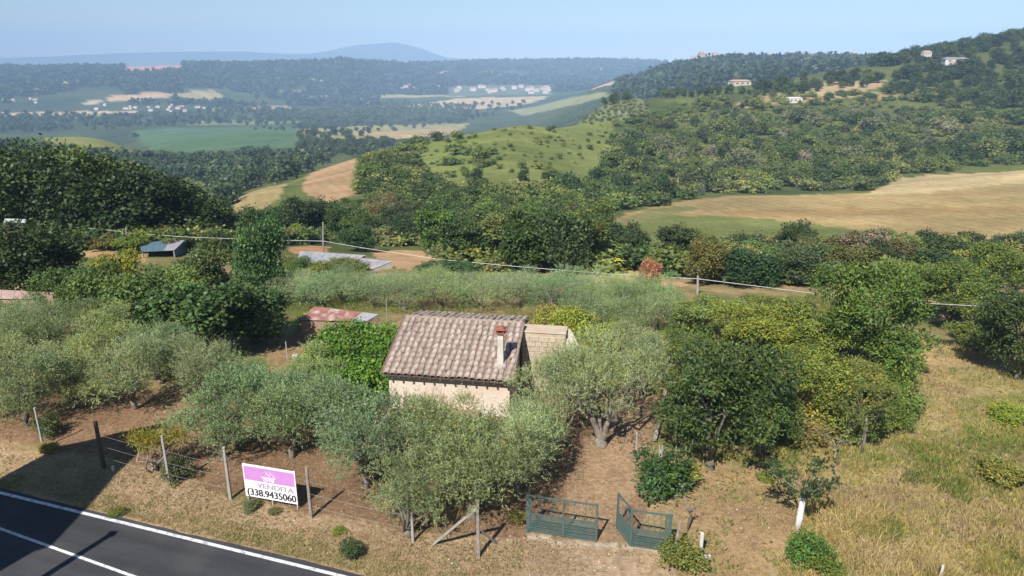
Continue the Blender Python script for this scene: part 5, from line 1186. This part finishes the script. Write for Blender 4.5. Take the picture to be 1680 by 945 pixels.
wood('hedge_tree', OAKS, scatter(44, [(1010, 445), (1140, 440), (1330, 418), (1500, 410), (1680, 418), (1720, 470), (1560, 480), (1340, 470), (1180, 480), (1140, 470)], 2, 27), [3.2, 4.0, 2.8, 3.6], [1.9, 2.3, 1.7], [(0.046, 0.068, 0.026), (0.085, 0.11, 0.034), (0.12, 0.14, 0.042), (0.04, 0.058, 0.026), (0.085, 0.098, 0.05)], 'hedge tree below the wheat field', 'tree', 'hedge trees below the wheat field')
wood('hedge_tree', OAKS, scatter(16, [(40, 395), (120, 372), (230, 385), (420, 398), (470, 405), (400, 412), (240, 420), (90, 400)], 6, 24), [2.2, 3.0, 1.8], [1.7, 2.0], [(0.09, 0.125, 0.03), (0.06, 0.095, 0.026), (0.10, 0.11, 0.04)], 'low tree under the dark oaks', 'tree', 'hedge below the dark wood')

MM = [as_mesh(p, 'hillside_tree') for p in MIDT]; SM = [as_mesh(p, 'hillside_bush') for p in SCRUB]
def lone(name, k, pos, h, tint, label, cat, group, meshes=MM, protos=MIDT, wide=1.0):
    s = h / protos[k].h; o = obj(name, meshes[k], None, None, Vector(pos) - Vector((0, 0, 0.3))); o.scale = (s * wide, s * wide, s); o.rotation_euler = (0, 0, rng.uniform(0, 6.28)); o.color = (tint[0] * 1.2, tint[1] * 1.2, tint[2] * 1.15, 1)
    return tag(o, label, cat, group)
HILL = [
    ('tree of the dense right hillside woodland', [(1060, 205), (1140, 175), (1230, 170), (1260, 195), (1420, 190), (1680, 190), (1700, 262), (1500, 285), (1430, 310), (1180, 318), (1080, 328), (1000, 348), (985, 300), (1010, 250)], 200, 17, (3.4, 9.0), [(0.046, 0.074, 0.024), (0.07, 0.105, 0.03), (0.105, 0.14, 0.04), (0.13, 0.16, 0.048), (0.085, 0.105, 0.05), (0.17, 0.18, 0.10), (0.05, 0.085, 0.026)]),
    ('dark tree of the crest wood on the right skyline', [(1245, 150), (1300, 132), (1480, 128), (1520, 100), (1600, 75), (1700, 50), (1700, 190), (1480, 170), (1440, 140), (1300, 140), (1260, 160)], 76, 18, (7.5, 11), [(0.034, 0.058, 0.022), (0.044, 0.070, 0.025), (0.058, 0.086, 0.03)]),
    ('tree on the wooded flank below the spur hill', [(600, 270), (670, 262), (700, 305), (800, 330), (950, 318), (985, 352), (985, 372), (760, 350), (640, 345), (590, 315)], 60, 20, (3.6, 6.5), [(0.05, 0.082, 0.024), (0.08, 0.12, 0.032), (0.11, 0.15, 0.038), (0.07, 0.095, 0.034)]),
]
placed = []
for lb, poly, n, md, (h0, h1), tints in HILL:
    pts = scatter(n, poly, n, md); pos = hits([p[0] for p in pts], [p[1] for p in pts], 135)
    for i, p in enumerate(pos):
        qx, qy = pts[i]; side = next(w for lim, w in ((760, 'below the spur hill'), (1010, 'right below the spur hill'), (1130, 'under the distant olive grove'), (1290, 'under the red roofed farmhouse'), (1440, 'under the dry clearing'), (1580, 'above the stubble'), (9999, 'at the right edge')) if qx < lim)
        lb2 = lb.replace('right hillside', 'hillside').replace('right skyline', 'skyline') + ', ' + ('lower part ' if qy > 255 else 'middle part ' if qy > 205 else 'upper part ') + side
        placed.append((i, p)); lone('oak_tree' if 'crest' in lb else 'hillside_tree', int(rng.integers(6)), p, h0 + (h1 - h0) * float(np.clip(0.45 + 1.8 * fbm(np.array([p[0]]), np.array([p[1]]), 30.0, 9)[0] + rng.normal() * 0.22, 0, 1.25)), tints[int(np.clip((0.5 + 2.2 * float(fbm(np.array([p[0]]), np.array([p[1]]), 38.0, 5)[0]) + rng.normal() * 0.14) * len(tints), 0, len(tints) - 0.01))], lb2, 'tree', lb.replace('tree of', 'trees of').replace('tree on', 'trees on'), wide=rng.uniform(0.9, 1.5))
for px, py, h, k, t, lb in ((860, 305, 5, 2, DARK_T, 'dark round tree standing out at the foot of the spur hill, left one'), (897, 303, 3.6, 0, DARK_T, 'smaller dark tree just right of the round one under the spur hill'), (782, 300, 4.6, 4, (0.034, 0.06, 0.02), 'wide dark bush on the left flank of the spur hill'),
    (975, 300, 5, 1, DARK_T, 'dark tree at the right foot of the spur hill'), (1280, 240, 7, 2, (0.26, 0.25, 0.20), 'pale bare poplar in the middle of the hillside wood'), (1320, 272, 7, 5, (0.24, 0.22, 0.17), 'pale dead tree above the stubble tip'), (1165, 265, 7, 2, (0.2, 0.19, 0.14), 'thin pale trunked tree in the hillside wood'),
    (1355, 205, 6, 3, (0.13, 0.15, 0.075), 'lighter tree under the hillside clearing'), (1150, 320, 3, 0, (0.12, 0.14, 0.10), 'silvery willow at the top edge of the wheat field')):
    lone('hillside_tree', k, at(px, py, 120), h, t, lb, 'tree', None)
_sk = []
for t in np.linspace(0, 1, 56):
    px = 1440 + 270 * t + rng.normal() * 3; Y = rng.uniform(640, 735)
    _sk.append((tuple(onY(px, Y) - Vector((0, 0, 0.3))), rng.uniform(7, 11)))
merged('skyline_woods', MIDT, [q[0] for q in _sk], [q[1] for q in _sk], [[(0.034, 0.058, 0.022), (0.044, 0.070, 0.025), (0.058, 0.086, 0.03)][i % 3] for i in range(len(_sk))], 44, wide=1.15)
# undergrowth of the hillside: bushes without number
sc = scatter(1500, [(590, 262), (700, 232), (1000, 205), (1140, 165), (1260, 160), (1700, 140), (1700, 268), (1480, 288), (1430, 312), (1180, 320), (1000, 352), (985, 375), (640, 345), (585, 315)], 77, 4.6)
pos = hits([p[0] for p in sc], [p[1] for p in sc], 125)
keep = [(p, q) for p, q in zip(pos, sc) if not inpoly(np.array([q[0]]), np.array([q[1]]), [(700, 240), (760, 214), (880, 194), (1012, 200), (1000, 255), (960, 305), (880, 322), (740, 318), (680, 280)])[0] or rng.random() < 0.04]
merged('undergrowth', SCRUB, [p for p, q in keep], [rng.uniform(1.3, 3.8) for _ in keep], [[(0.055, 0.088, 0.024), (0.08, 0.118, 0.03), (0.115, 0.150, 0.036), (0.065, 0.09, 0.03), (0.145, 0.165, 0.055)][int(np.clip((0.5 + 2.4 * float(fbm(np.array([p[0]]), np.array([p[1]]), 26.0, 15)[0]) + rng.normal() * 0.15) * 5, 0, 4.99))] for p, q in keep], 5, wide=1.3)
# low cover: between the trees behind the sheds and the grove, below the wheat, and on the spur hill
sc = scatter(420, [(430, 385), (560, 350), (660, 345), (760, 360), (985, 385), (1060, 440), (960, 446), (745, 440), (690, 405), (560, 398), (440, 402)], 78, 5) + scatter(330, [(1000, 440), (1140, 432), (1330, 416), (1680, 418), (1720, 470), (1500, 470), (1330, 462), (1180, 470), (1140, 460)], 79, 6) + scatter(140, [(0, 398), (110, 376), (240, 386), (420, 398), (430, 408), (240, 412), (100, 404)], 80, 6)
pos = hits([p[0] for p in sc], [p[1] for p in sc], 58)
merged('low_scrub', SCRUB, pos, [rng.uniform(0.8, 2.3) for _ in pos], [[(0.05, 0.082, 0.024), (0.08, 0.115, 0.03), (0.115, 0.14, 0.038), (0.15, 0.155, 0.06)][int(rng.integers(4))] for _ in pos], 6, wide=1.4)
sc = scatter(60, [(680, 245), (760, 214), (880, 194), (1008, 200), (985, 250), (900, 288), (740, 295)], 81, 4); pos = hits([p[0] for p in sc], [p[1] for p in sc], 150)
merged('hill_grass_tussocks', SCRUB, pos, [rng.uniform(0.4, 1.1) for _ in pos], [[(0.10, 0.135, 0.036), (0.14, 0.165, 0.045), (0.17, 0.175, 0.06), (0.08, 0.115, 0.03)][int(rng.integers(4))] for _ in pos], 7, wide=1.8)
# small shrubs on the spur hill
sp_ = scatter(60, [(690, 240), (760, 216), (880, 198), (1000, 206), (985, 250), (900, 288), (740, 290)], 31, 12); pos = hits([p[0] for p in sp_], [p[1] for p in sp_], 150)
for p in pos: lone('hillside_bush', int(rng.integers(3)), p, rng.uniform(0.9, 2.4), [(0.10, 0.14, 0.036), (0.14, 0.175, 0.045), (0.08, 0.12, 0.03)][int(rng.integers(3))], 'small bush dotting the light green spur hill', 'bush', 'bushes on the spur hill', SM, SCRUB)
# crest line of the spur and hedges towards the right
for (a, b_, n, h, lb) in (((760, 205), (880, 178), 16, 5, 'tree of the hedge along the upper edge of the spur hill'), ((985, 172), (1075, 150), 16, 7, 'dark tree of the row above the little olive grove'), ((1080, 160), (1260, 150), 22, 7, 'dark tree of the row around the red roofed farmhouse'), ((1240, 160), (1440, 133), 26, 8, 'dark tree of the row behind the dry clearing')):
    pts = [(a[0] + (b_[0] - a[0]) * t + rng.normal() * 5, a[1] + (b_[1] - a[1]) * t + rng.normal() * 2.5) for t in np.linspace(0, 1, n)]; pos = hits([p[0] for p in pts], [p[1] for p in pts], 250)
    for p in pos:
        if p[1] < 900: lone('hedge_tree', int(rng.integers(6)), p, h * rng.uniform(0.6, 1.1), G3[int(rng.integers(5))], lb, 'tree', lb.replace('dark tree of the row', 'dark trees').replace('tree of the hedge', 'trees'))
gr = scatter(110, [(905, 194), (960, 176), (1062, 162), (1062, 199), (950, 202)], 32, 9); pos = hits([p[0] for p in gr], [p[1] for p in gr], 330)
for p in pos: lone('olive_tree', int(rng.integers(3)), p, rng.uniform(1.8, 2.4), (0.12, 0.145, 0.075), 'small round olive in the distant grove on the spur crest', 'olive tree', 'olives of the distant grove', SM, SCRUB)

# ------------------------------------------------------------------ valley: woods too many to count, and hedgerow trees
def mass(name, n, poly, seed, md, ymin, hr, tints, protos, ymax=99999):
    pts = scatter(n, poly, seed, md); pos = hits([p[0] for p in pts], [p[1] for p in pts], ymin)
    pos = [p for p in pos if p[1] < ymax]
    return merged(name, protos, pos, [rng.uniform(*hr) for _ in pos], [tints[int(rng.integers(len(tints)))] for _ in pos], seed)
VT = [(0.042, 0.068, 0.026), (0.056, 0.086, 0.033), (0.07, 0.10, 0.038)]
mass('valley_woods', 330, [(-60, 225), (60, 250), (240, 262), (480, 252), (600, 246), (640, 246), (560, 262), (500, 285), (470, 302), (405, 312), (375, 340), (330, 300), (-60, 300)], 51, 9, 210, (6, 10), VT, LOWT, 1200)
mass('riverside_woods', 260, [(-60, 190), (200, 192), (420, 178), (520, 186), (620, 190), (620, 204), (440, 200), (220, 212), (120, 214), (-60, 222)], 52, 6, 900, (12, 20), VT, LOWT)
mass('plain_woods', 420, [(480, 188), (640, 168), (780, 176), (760, 200), (640, 203), (500, 204)], 53, 5, 900, (9, 16), VT, LOWT)
def slope_mass(name, n, x0, x1, y0, y1, Ya, Yb, seed, hr, tints):
    g = np.random.default_rng(seed); pxs = g.uniform(x0, x1, n); Ys = g.uniform(Ya, Yb, n) 
    X = (pxs - 840) / F * (CP + 0.05 * SP) * Ys; Z = H(X, Ys); a, b_ = project(X, Ys, Z); ok = np.ones(n, bool)
    for poly, q0, q1, c in ZONES:
        if q0 >= 1200: ok &= ~(inpoly(a + 2, b_ - 1.2, poly) & (Ys > q0) & (Ys < q1))
    ok &= fbm(X, Ys, 380, seed) > -0.16
    return merged(name, FART, np.stack([X, Ys, Z], 1)[ok], g.uniform(*hr, ok.sum()), [tints[int(t)] for t in g.integers(0, len(tints), ok.sum())], seed)
FT = [(0.028, 0.046, 0.02), (0.036, 0.058, 0.026), (0.05, 0.07, 0.034)]
slope_mass('plateau_woods', 4200, -120, 620, 0, 0, 2450, 4100, 61, (11, 19), FT)
slope_mass('far_slope_woods', 3600, 560, 1090, 0, 0, 3000, 5300, 62, (13, 22), FT)
slope_mass('far_ridge_woods', 1500, 1010, 1500, 0, 0, 1050, 1750, 63, (8, 14), [(0.036, 0.056, 0.024), (0.045, 0.07, 0.03)])
hd = scatter(170, [(230, 205), (420, 196), (640, 196), (800, 168), (880, 168), (780, 200), (640, 216), (500, 240), (300, 244), (220, 225)], 54, 12); pos = hits([p[0] for p in hd], [p[1] for p in hd], 560)
for p in pos: lone('valley_tree', int(rng.integers(6)), p, rng.uniform(6, 12) if p[1] < 1400 else rng.uniform(9, 15), VT[int(rng.integers(3))], 'single tree among the valley fields', 'tree', 'scattered trees of the valley fields', wide=1.2)
for a, b_ in (((420, 213), (640, 205)), ((490, 242), (640, 238)), ((560, 250), (640, 235))):
    for t in np.linspace(0, 1, 22):
        px, py = a[0] + (b_[0] - a[0]) * t + rng.normal() * 3, a[1] + (b_[1] - a[1]) * t + rng.normal() * 1.2
        p = at(px, py, 560); lone('valley_tree', int(rng.integers(6)), p, rng.uniform(5, 11), VT[int(rng.integers(3))], 'tree of a hedgerow dividing the valley fields', 'tree', 'hedgerow trees of the valley', wide=1.3)

# ------------------------------------------------------------------ houses far off
def far_house(px, py, wpx, hpx, label, group=None, roofm=FARROOF, wallm=FARWALL, ymin=300, name='far_house', dpt=0.7, Y=None, win=True, lift=0.0):
    p = at(px, py, ymin) if Y is None else onY(px, Y); u_ = float(p.y * (CP + 0.05 * SP)) / F; wd, hh = wpx * u_, hpx * u_
    e = empty(name, p + Vector((0, 0, lift)), rng.uniform(-0.25, 0.25), label, 'house', group)
    MB().box((0, 0, hh * 0.3), (wd, wd * dpt, hh * 1.4)).build('wall', wallm, e)
    rh = hh * 0.35; a, b_ = wd / 2 * 1.06, wd * dpt / 2 * 1.08
    MB().add([(-a, -b_, hh), (a, -b_, hh), (a, b_, hh), (-a, b_, hh), (-a * 0.7, 0, hh + rh), (a * 0.7, 0, hh + rh)], [(3, 2, 1, 0), (0, 1, 5, 4), (1, 2, 5), (2, 3, 4, 5), (3, 0, 4)]).build('roof', roofm, e)
    if win:
        for k in (-0.3, 0.0, 0.3): MB().box((wd * k, -wd * dpt / 2 - 0.01, hh * 0.55), (wd * 0.11, 0.08, hh * 0.32)).build('window', DARKIN, e)
    return e
far_house(1213, 140, 30, 7, 'farmhouse with low red roof on the near crest, ringed by dark trees', ymin=350)
far_house(1303, 167, 22, 6, 'long white farm shed at the left end of the dry clearing', roofm=FARWALL, ymin=350)
far_house(1564, 92, 34, 7, 'long white villa with pale flat roof on the right skyline hill', roofm=GREYM, Y=585, lift=4)
far_house(1518, 80, 13, 6, 'small white house on the right skyline, left of the villa', Y=640, lift=4)
far_house(1150, 103, 10, 12, 'tall pale tower house on the far ridge', roofm=FARROOF, Y=1690, lift=2, dpt=0.9)
for i in range(16):
    px = [1118, 1138, 1163, 1172, 1190, 1205, 1232, 1262, 1290, 1298, 1316, 1332, 1342, 1352, 1388, 1400][i]
    far_house(px, 0, rng.uniform(5, 10), rng.uniform(4, 7), 'pale house of the village on the far ridge', 'houses of the ridge village', Y=rng.uniform(1640, 1720), lift=rng.uniform(5, 10), win=False)
for i in range(34):
    far_house(rng.uniform(735, 905) if i < 26 else rng.uniform(600, 760), rng.uniform(143, 153), rng.uniform(6, 11), rng.uniform(3.2, 5.0), 'white house of the small town at the foot of the far slope', 'houses of the valley town', ymin=1500, win=False)
for i in range(22):
    far_house(rng.uniform(150, 345), rng.uniform(172, 184), rng.uniform(4, 9), rng.uniform(2, 3.2), 'small white building along the valley road on the left', 'buildings along the valley road', ymin=1300, win=False)
for i in range(6):
    far_house(rng.uniform(5, 60), rng.uniform(160, 172), rng.uniform(4, 8), rng.uniform(2, 3), 'pale house on the lower left far slope', 'houses on the lower far slope', ymin=1500, win=False)
far_house(1042, 141, 7, 6, 'lone white house on the near side of the pale hillside fields', ymin=700)
far_house(390, 129, 5, 3, 'lone white house high on the wooded far slope', ymin=1500, win=False); far_house(528, 165, 14, 4, 'large pale farm at the foot of the far slope', ymin=1500, win=False)

# ------------------------------------------------------------------ grasses, twigs and stones
def near_ground(px, py, y0=0):
    t = tan_dep(py); z = np.zeros(len(px)) - (2.0 if y0 else 0)
    for _ in range(7):
        Y = np.clip((CAM_Z - z) / t, 5, 90); X = (px - 840) / F * (CP + t * SP) * Y; z = 0.5 * z + 0.5 * H(X, Y)
    return np.stack([X, Y, H(X, Y)], 1)
def blades(name, n, poly, seed, hr, w, cols, ymax=60, dens=None, lean=0.5, per=5, ext=None):
    g = np.random.default_rng(seed); xs = [p[0] for p in poly]; ys = [p[1] for p in poly]
    px, py = g.uniform(min(xs), max(xs), n * 2), g.uniform(min(ys), max(ys), n * 2); k = inpoly(px, py, poly); px, py = px[k][:n], py[k][:n]
    Pp = near_ground(px, py, 45 if ymax > 70 else 0); Pp = Pp[Pp[:, 1] < ymax]
    d = ROADD(Pp[:, 0], Pp[:, 1]); Pp = Pp[d > 0.12]
    dn = fbm(Pp[:, 0], Pp[:, 1], 3.0, seed) * 2.2 + fbm(Pp[:, 0], Pp[:, 1], 0.9, seed + 3)
    Pp = Pp[dn > (dens if dens is not None else -9)]; dn = dn[dn > (dens if dens is not None else -9)]
    m = len(Pp); B = np.repeat(Pp, per, 0) + g.normal(size=(m * per, 3)) * np.array([0.07, 0.07, 0]); hn = np.repeat(np.clip(1 + 0.7 * fbm(Pp[:, 0], Pp[:, 1], 2.5, seed + 9), 0.4, 1.6), per)
    N_ = len(B); D = unit(g.normal(size=(N_, 3)) * np.array([lean, lean, 0.1]) + np.array([0.12, 0.05, 1])); L = g.uniform(*hr, N_) * hn
    V = leaf_quads(B - np.array([0, 0, 0.02]), D, unit(g.normal(size=(N_, 3)) * np.array([1, 1, 0.1])), L, np.full(N_, w) * g.uniform(0.7, 1.4, N_))
    t = np.clip(0.5 + 1.6 * fbm(Pp[:, 0], Pp[:, 1], 4.0, seed + 20) + 0.9 * fbm(Pp[:, 0], Pp[:, 1], 1.2, seed + 21) + g.normal(size=m) * 0.16, 0, 0.999)
    ci = t * (len(cols) - 1); i0 = ci.astype(int); f = (ci - i0)[:, None]; cols = np.array(cols); c = cols[i0] * (1 - f) + cols[np.minimum(i0 + 1, len(cols) - 1)] * f
    c = np.repeat(c, per, 0) * g.uniform(0.75, 1.25, N_)[:, None]
    return tag(obj(name, mesh_np(name, V, quads(N_), None, np.repeat(np.clip(c, 0.01, 0.9), 4, 0)), FOL), kind='stuff')
STRAW, GOLD, OCH, GRN, LGRN, BRN = (0.46, 0.345, 0.195), (0.44, 0.33, 0.11), (0.36, 0.25, 0.14), (0.12, 0.15, 0.035), (0.21, 0.23, 0.05), (0.28, 0.195, 0.12)
blades('dry_verge_grass', 11000, [(0, 745), (200, 755), (300, 782), (500, 858), (700, 895), (880, 885), (1110, 910), (1110, 945), (560, 945), (0, 805)], 5, (0.05, 0.15), 0.016, [OCH, STRAW, STRAW, LGRN], 36, -0.35, 0.8, 4)
blades('orchard_floor_grass', 7000, [(0, 640), (500, 600), (1060, 640), (1060, 870), (700, 885), (500, 850), (0, 735)], 6, (0.05, 0.14), 0.016, [BRN, OCH, STRAW], 44, -0.1, 0.8, 4)
blades('meadow_grass', 19000, [(1300, 640), (1480, 560), (2000, 560), (2000, 1000), (1240, 1000), (1320, 860), (1290, 760), (1130, 760), (1110, 700), (1300, 700)], 7, (0.10, 0.36), 0.02, [GRN, LGRN, GOLD, GOLD, STRAW, OCH, BRN], 64, -0.3, 0.6, 5)
blades('meadow_tall_grass', 6500, [(1400, 800), (1900, 740), (1900, 1000), (1380, 945)], 8, (0.25, 0.6), 0.018, [GOLD, STRAW, GOLD, LGRN], 40, 0.1, 0.55, 6)
def litter(name, n, poly, seed, cols, size, green=False):
    g = np.random.default_rng(seed); xs = [p[0] for p in poly]; ys = [p[1] for p in poly]
    px, py = g.uniform(min(xs), max(xs), n * 2), g.uniform(min(ys), max(ys), n * 2); k = inpoly(px, py, poly); Pp = near_ground(px[k][:n], py[k][:n]); Pp = Pp[ROADD(Pp[:, 0], Pp[:, 1]) > 0.15]
    Pp = Pp[fbm(Pp[:, 0], Pp[:, 1], 1.6, seed) + 0.5 * fbm(Pp[:, 0], Pp[:, 1], 0.5, seed) > -0.05]; m = len(Pp)
    D = unit(g.normal(size=(m, 3)) * np.array([1, 1, 0.25 if not green else 0.7]) + np.array([0, 0, 0.1 if not green else 0.5])); c = np.array(cols)[g.integers(0, len(cols), m)] * g.uniform(0.7, 1.3, m)[:, None]
    V = leaf_quads(Pp + np.array([0, 0, 0.015]), D, unit(g.normal(size=(m, 3)) * 0.3 + np.array([0, 0, 1])), g.uniform(*size, m), g.uniform(*size, m) * 0.4)
    return tag(obj(name, mesh_np(name, V, quads(m), None, np.repeat(c, 4, 0)), FOL), kind='stuff')
litter('leaf_litter', 14000, [(0, 660), (500, 620), (1060, 650), (1060, 880), (1320, 800), (1320, 900), (1110, 945), (560, 945), (0, 800)], 31, [(0.30, 0.21, 0.13), (0.42, 0.32, 0.21), (0.16, 0.105, 0.065), (0.24, 0.19, 0.09)], (0.05, 0.13))
litter('verge_weeds', 7000, [(0, 745), (300, 785), (500, 860), (860, 885), (860, 945), (560, 945), (0, 806)], 32, [(0.10, 0.135, 0.035), (0.15, 0.17, 0.045), (0.27, 0.24, 0.08)], (0.05, 0.12), True)
litter('meadow_weeds', 8000, [(1110, 690), (1300, 620), (1480, 560), (1680, 560), (1680, 945), (1110, 945)], 33, [(0.10, 0.14, 0.032), (0.16, 0.19, 0.045), (0.24, 0.22, 0.06), (0.13, 0.16, 0.04)], (0.10, 0.24), True)
blades('meadow_green_patches', 9000, [(1300, 700), (1480, 640), (1680, 640), (1680, 800), (1560, 880), (1350, 900), (1330, 800)], 17, (0.12, 0.4), 0.03, [GRN, (0.16, 0.20, 0.04), LGRN, GOLD], 40, 0.42, 0.8, 5)
blades('meadow_ragged_grass', 4500, [(1300, 850), (1480, 830), (1900, 800), (1900, 1000), (1280, 1000)], 18, (0.2, 0.55), 0.02, [STRAW, GOLD, (0.52, 0.41, 0.24)], 40, 0.12, 0.9, 6)
blades('bank_weeds', 5000, [(1090, 500), (1340, 480), (1500, 600), (1400, 720), (1300, 740), (1240, 600), (1100, 560)], 9, (0.25, 0.6), 0.03, [GRN, LGRN, GRN, GOLD], 60, -0.3, 0.4, 5)
blades('dirt_patch_grass', 2600, [(1110, 760), (1270, 770), (1330, 880), (1240, 945), (1120, 945)], 10, (0.05, 0.16), 0.016, [OCH, STRAW, LGRN], 36, 0.0, 0.7, 4)
blades('grove_floor_grass', 5000, [(460, 455), (900, 450), (1120, 480), (1120, 560), (640, 515), (460, 510)], 12, (0.2, 0.5), 0.03, [LGRN, GRN, OCH], 80, -0.3, 0.4, 4)
_ss = rng.uniform(-8, 28, 2600); _dd = rng.uniform(0.15, 1.0, 2600) ** 1.6
_gx, _gy = _r0[0] + _ss * RD[0] + (_dd + 0.28) * RN[0], _r0[1] + _ss * RD[1] + (_dd + 0.28) * RN[1]; _ok = fbm(_gx, _gy, 2.2, 66) > 0.02; _gx, _gy = _gx[_ok], _gy[_ok]
_B = np.repeat(np.stack([_gx, _gy, H(_gx, _gy) - 0.01], 1), 5, 0) + rng.normal(size=(len(_gx) * 5, 3)) * np.array([0.05, 0.05, 0]); _n = len(_B)
_V = leaf_quads(_B, unit(rng.normal(size=(_n, 3)) * np.array([0.7, 0.7, 0.1]) + np.array([0, 0, 1])), unit(rng.normal(size=(_n, 3))), rng.uniform(0.06, 0.17, _n), rng.uniform(0.01, 0.02, _n))
_c = np.array([(0.20, 0.20, 0.05), (0.30, 0.27, 0.08), (0.13, 0.16, 0.04)])[rng.integers(0, 3, _n)] * rng.uniform(0.8, 1.2, _n)[:, None]
tag(obj('roadside_grass', mesh_np('roadside_grass', _V, quads(_n), None, np.repeat(_c, 4, 0)), FOL), kind='stuff')
# stones on the verge and the apron
import bmesh
bm = bmesh.new(); bmesh.ops.create_icosphere(bm, subdivisions=1, radius=1); sv = np.array([v.co[:] for v in bm.verts]); st = np.array([[v.index for v in f.verts] for f in bm.faces]); bm.free()
g = np.random.default_rng(9); q = np.array(scatter(520, [(120, 755), (300, 790), (500, 862), (860, 880), (1100, 900), (1110, 945), (600, 945), (250, 850)], 91, 5) + scatter(160, [(1120, 790), (1270, 790), (1300, 880), (1140, 930)], 92, 5)); Pp = hits(q[:, 0], q[:, 1]); Pp = Pp[ROADD(Pp[:, 0], Pp[:, 1]) > 0.2]
Vs, Ts = [], []
for i, p in enumerate(Pp):
    s = 0.010 + 0.035 * g.random() ** 4; Vs.append(sv * s * np.array([g.uniform(0.8, 1.6), g.uniform(0.8, 1.4), 0.6]) * g.uniform(0.8, 1.2, (len(sv), 1)) + p + np.array([0, 0, s * 0.25])); Ts.append(st + i * len(sv))
tag(obj('gravel', mesh_np('gravel', np.vstack(Vs), None, np.vstack(Ts)), STONE), kind='stuff')

# ------------------------------------------------------------------ air
hz, n, l, b = new_mat('haze_air'); n.remove(b); pv_ = n.new('ShaderNodeVolumePrincipled'); pv_.inputs['Density'].default_value = HAZE; pv_.inputs['Color'].default_value = (0.47, 0.68, 1.0, 1); pv_.inputs['Anisotropy'].default_value = -0.35
l.new(pv_.outputs[0], n['Material Output'].inputs['Volume'])
HB = MB().box((0, 0, 60), (24600, 24600, 530)); tag(HB.build('haze', hz), kind='stuff')
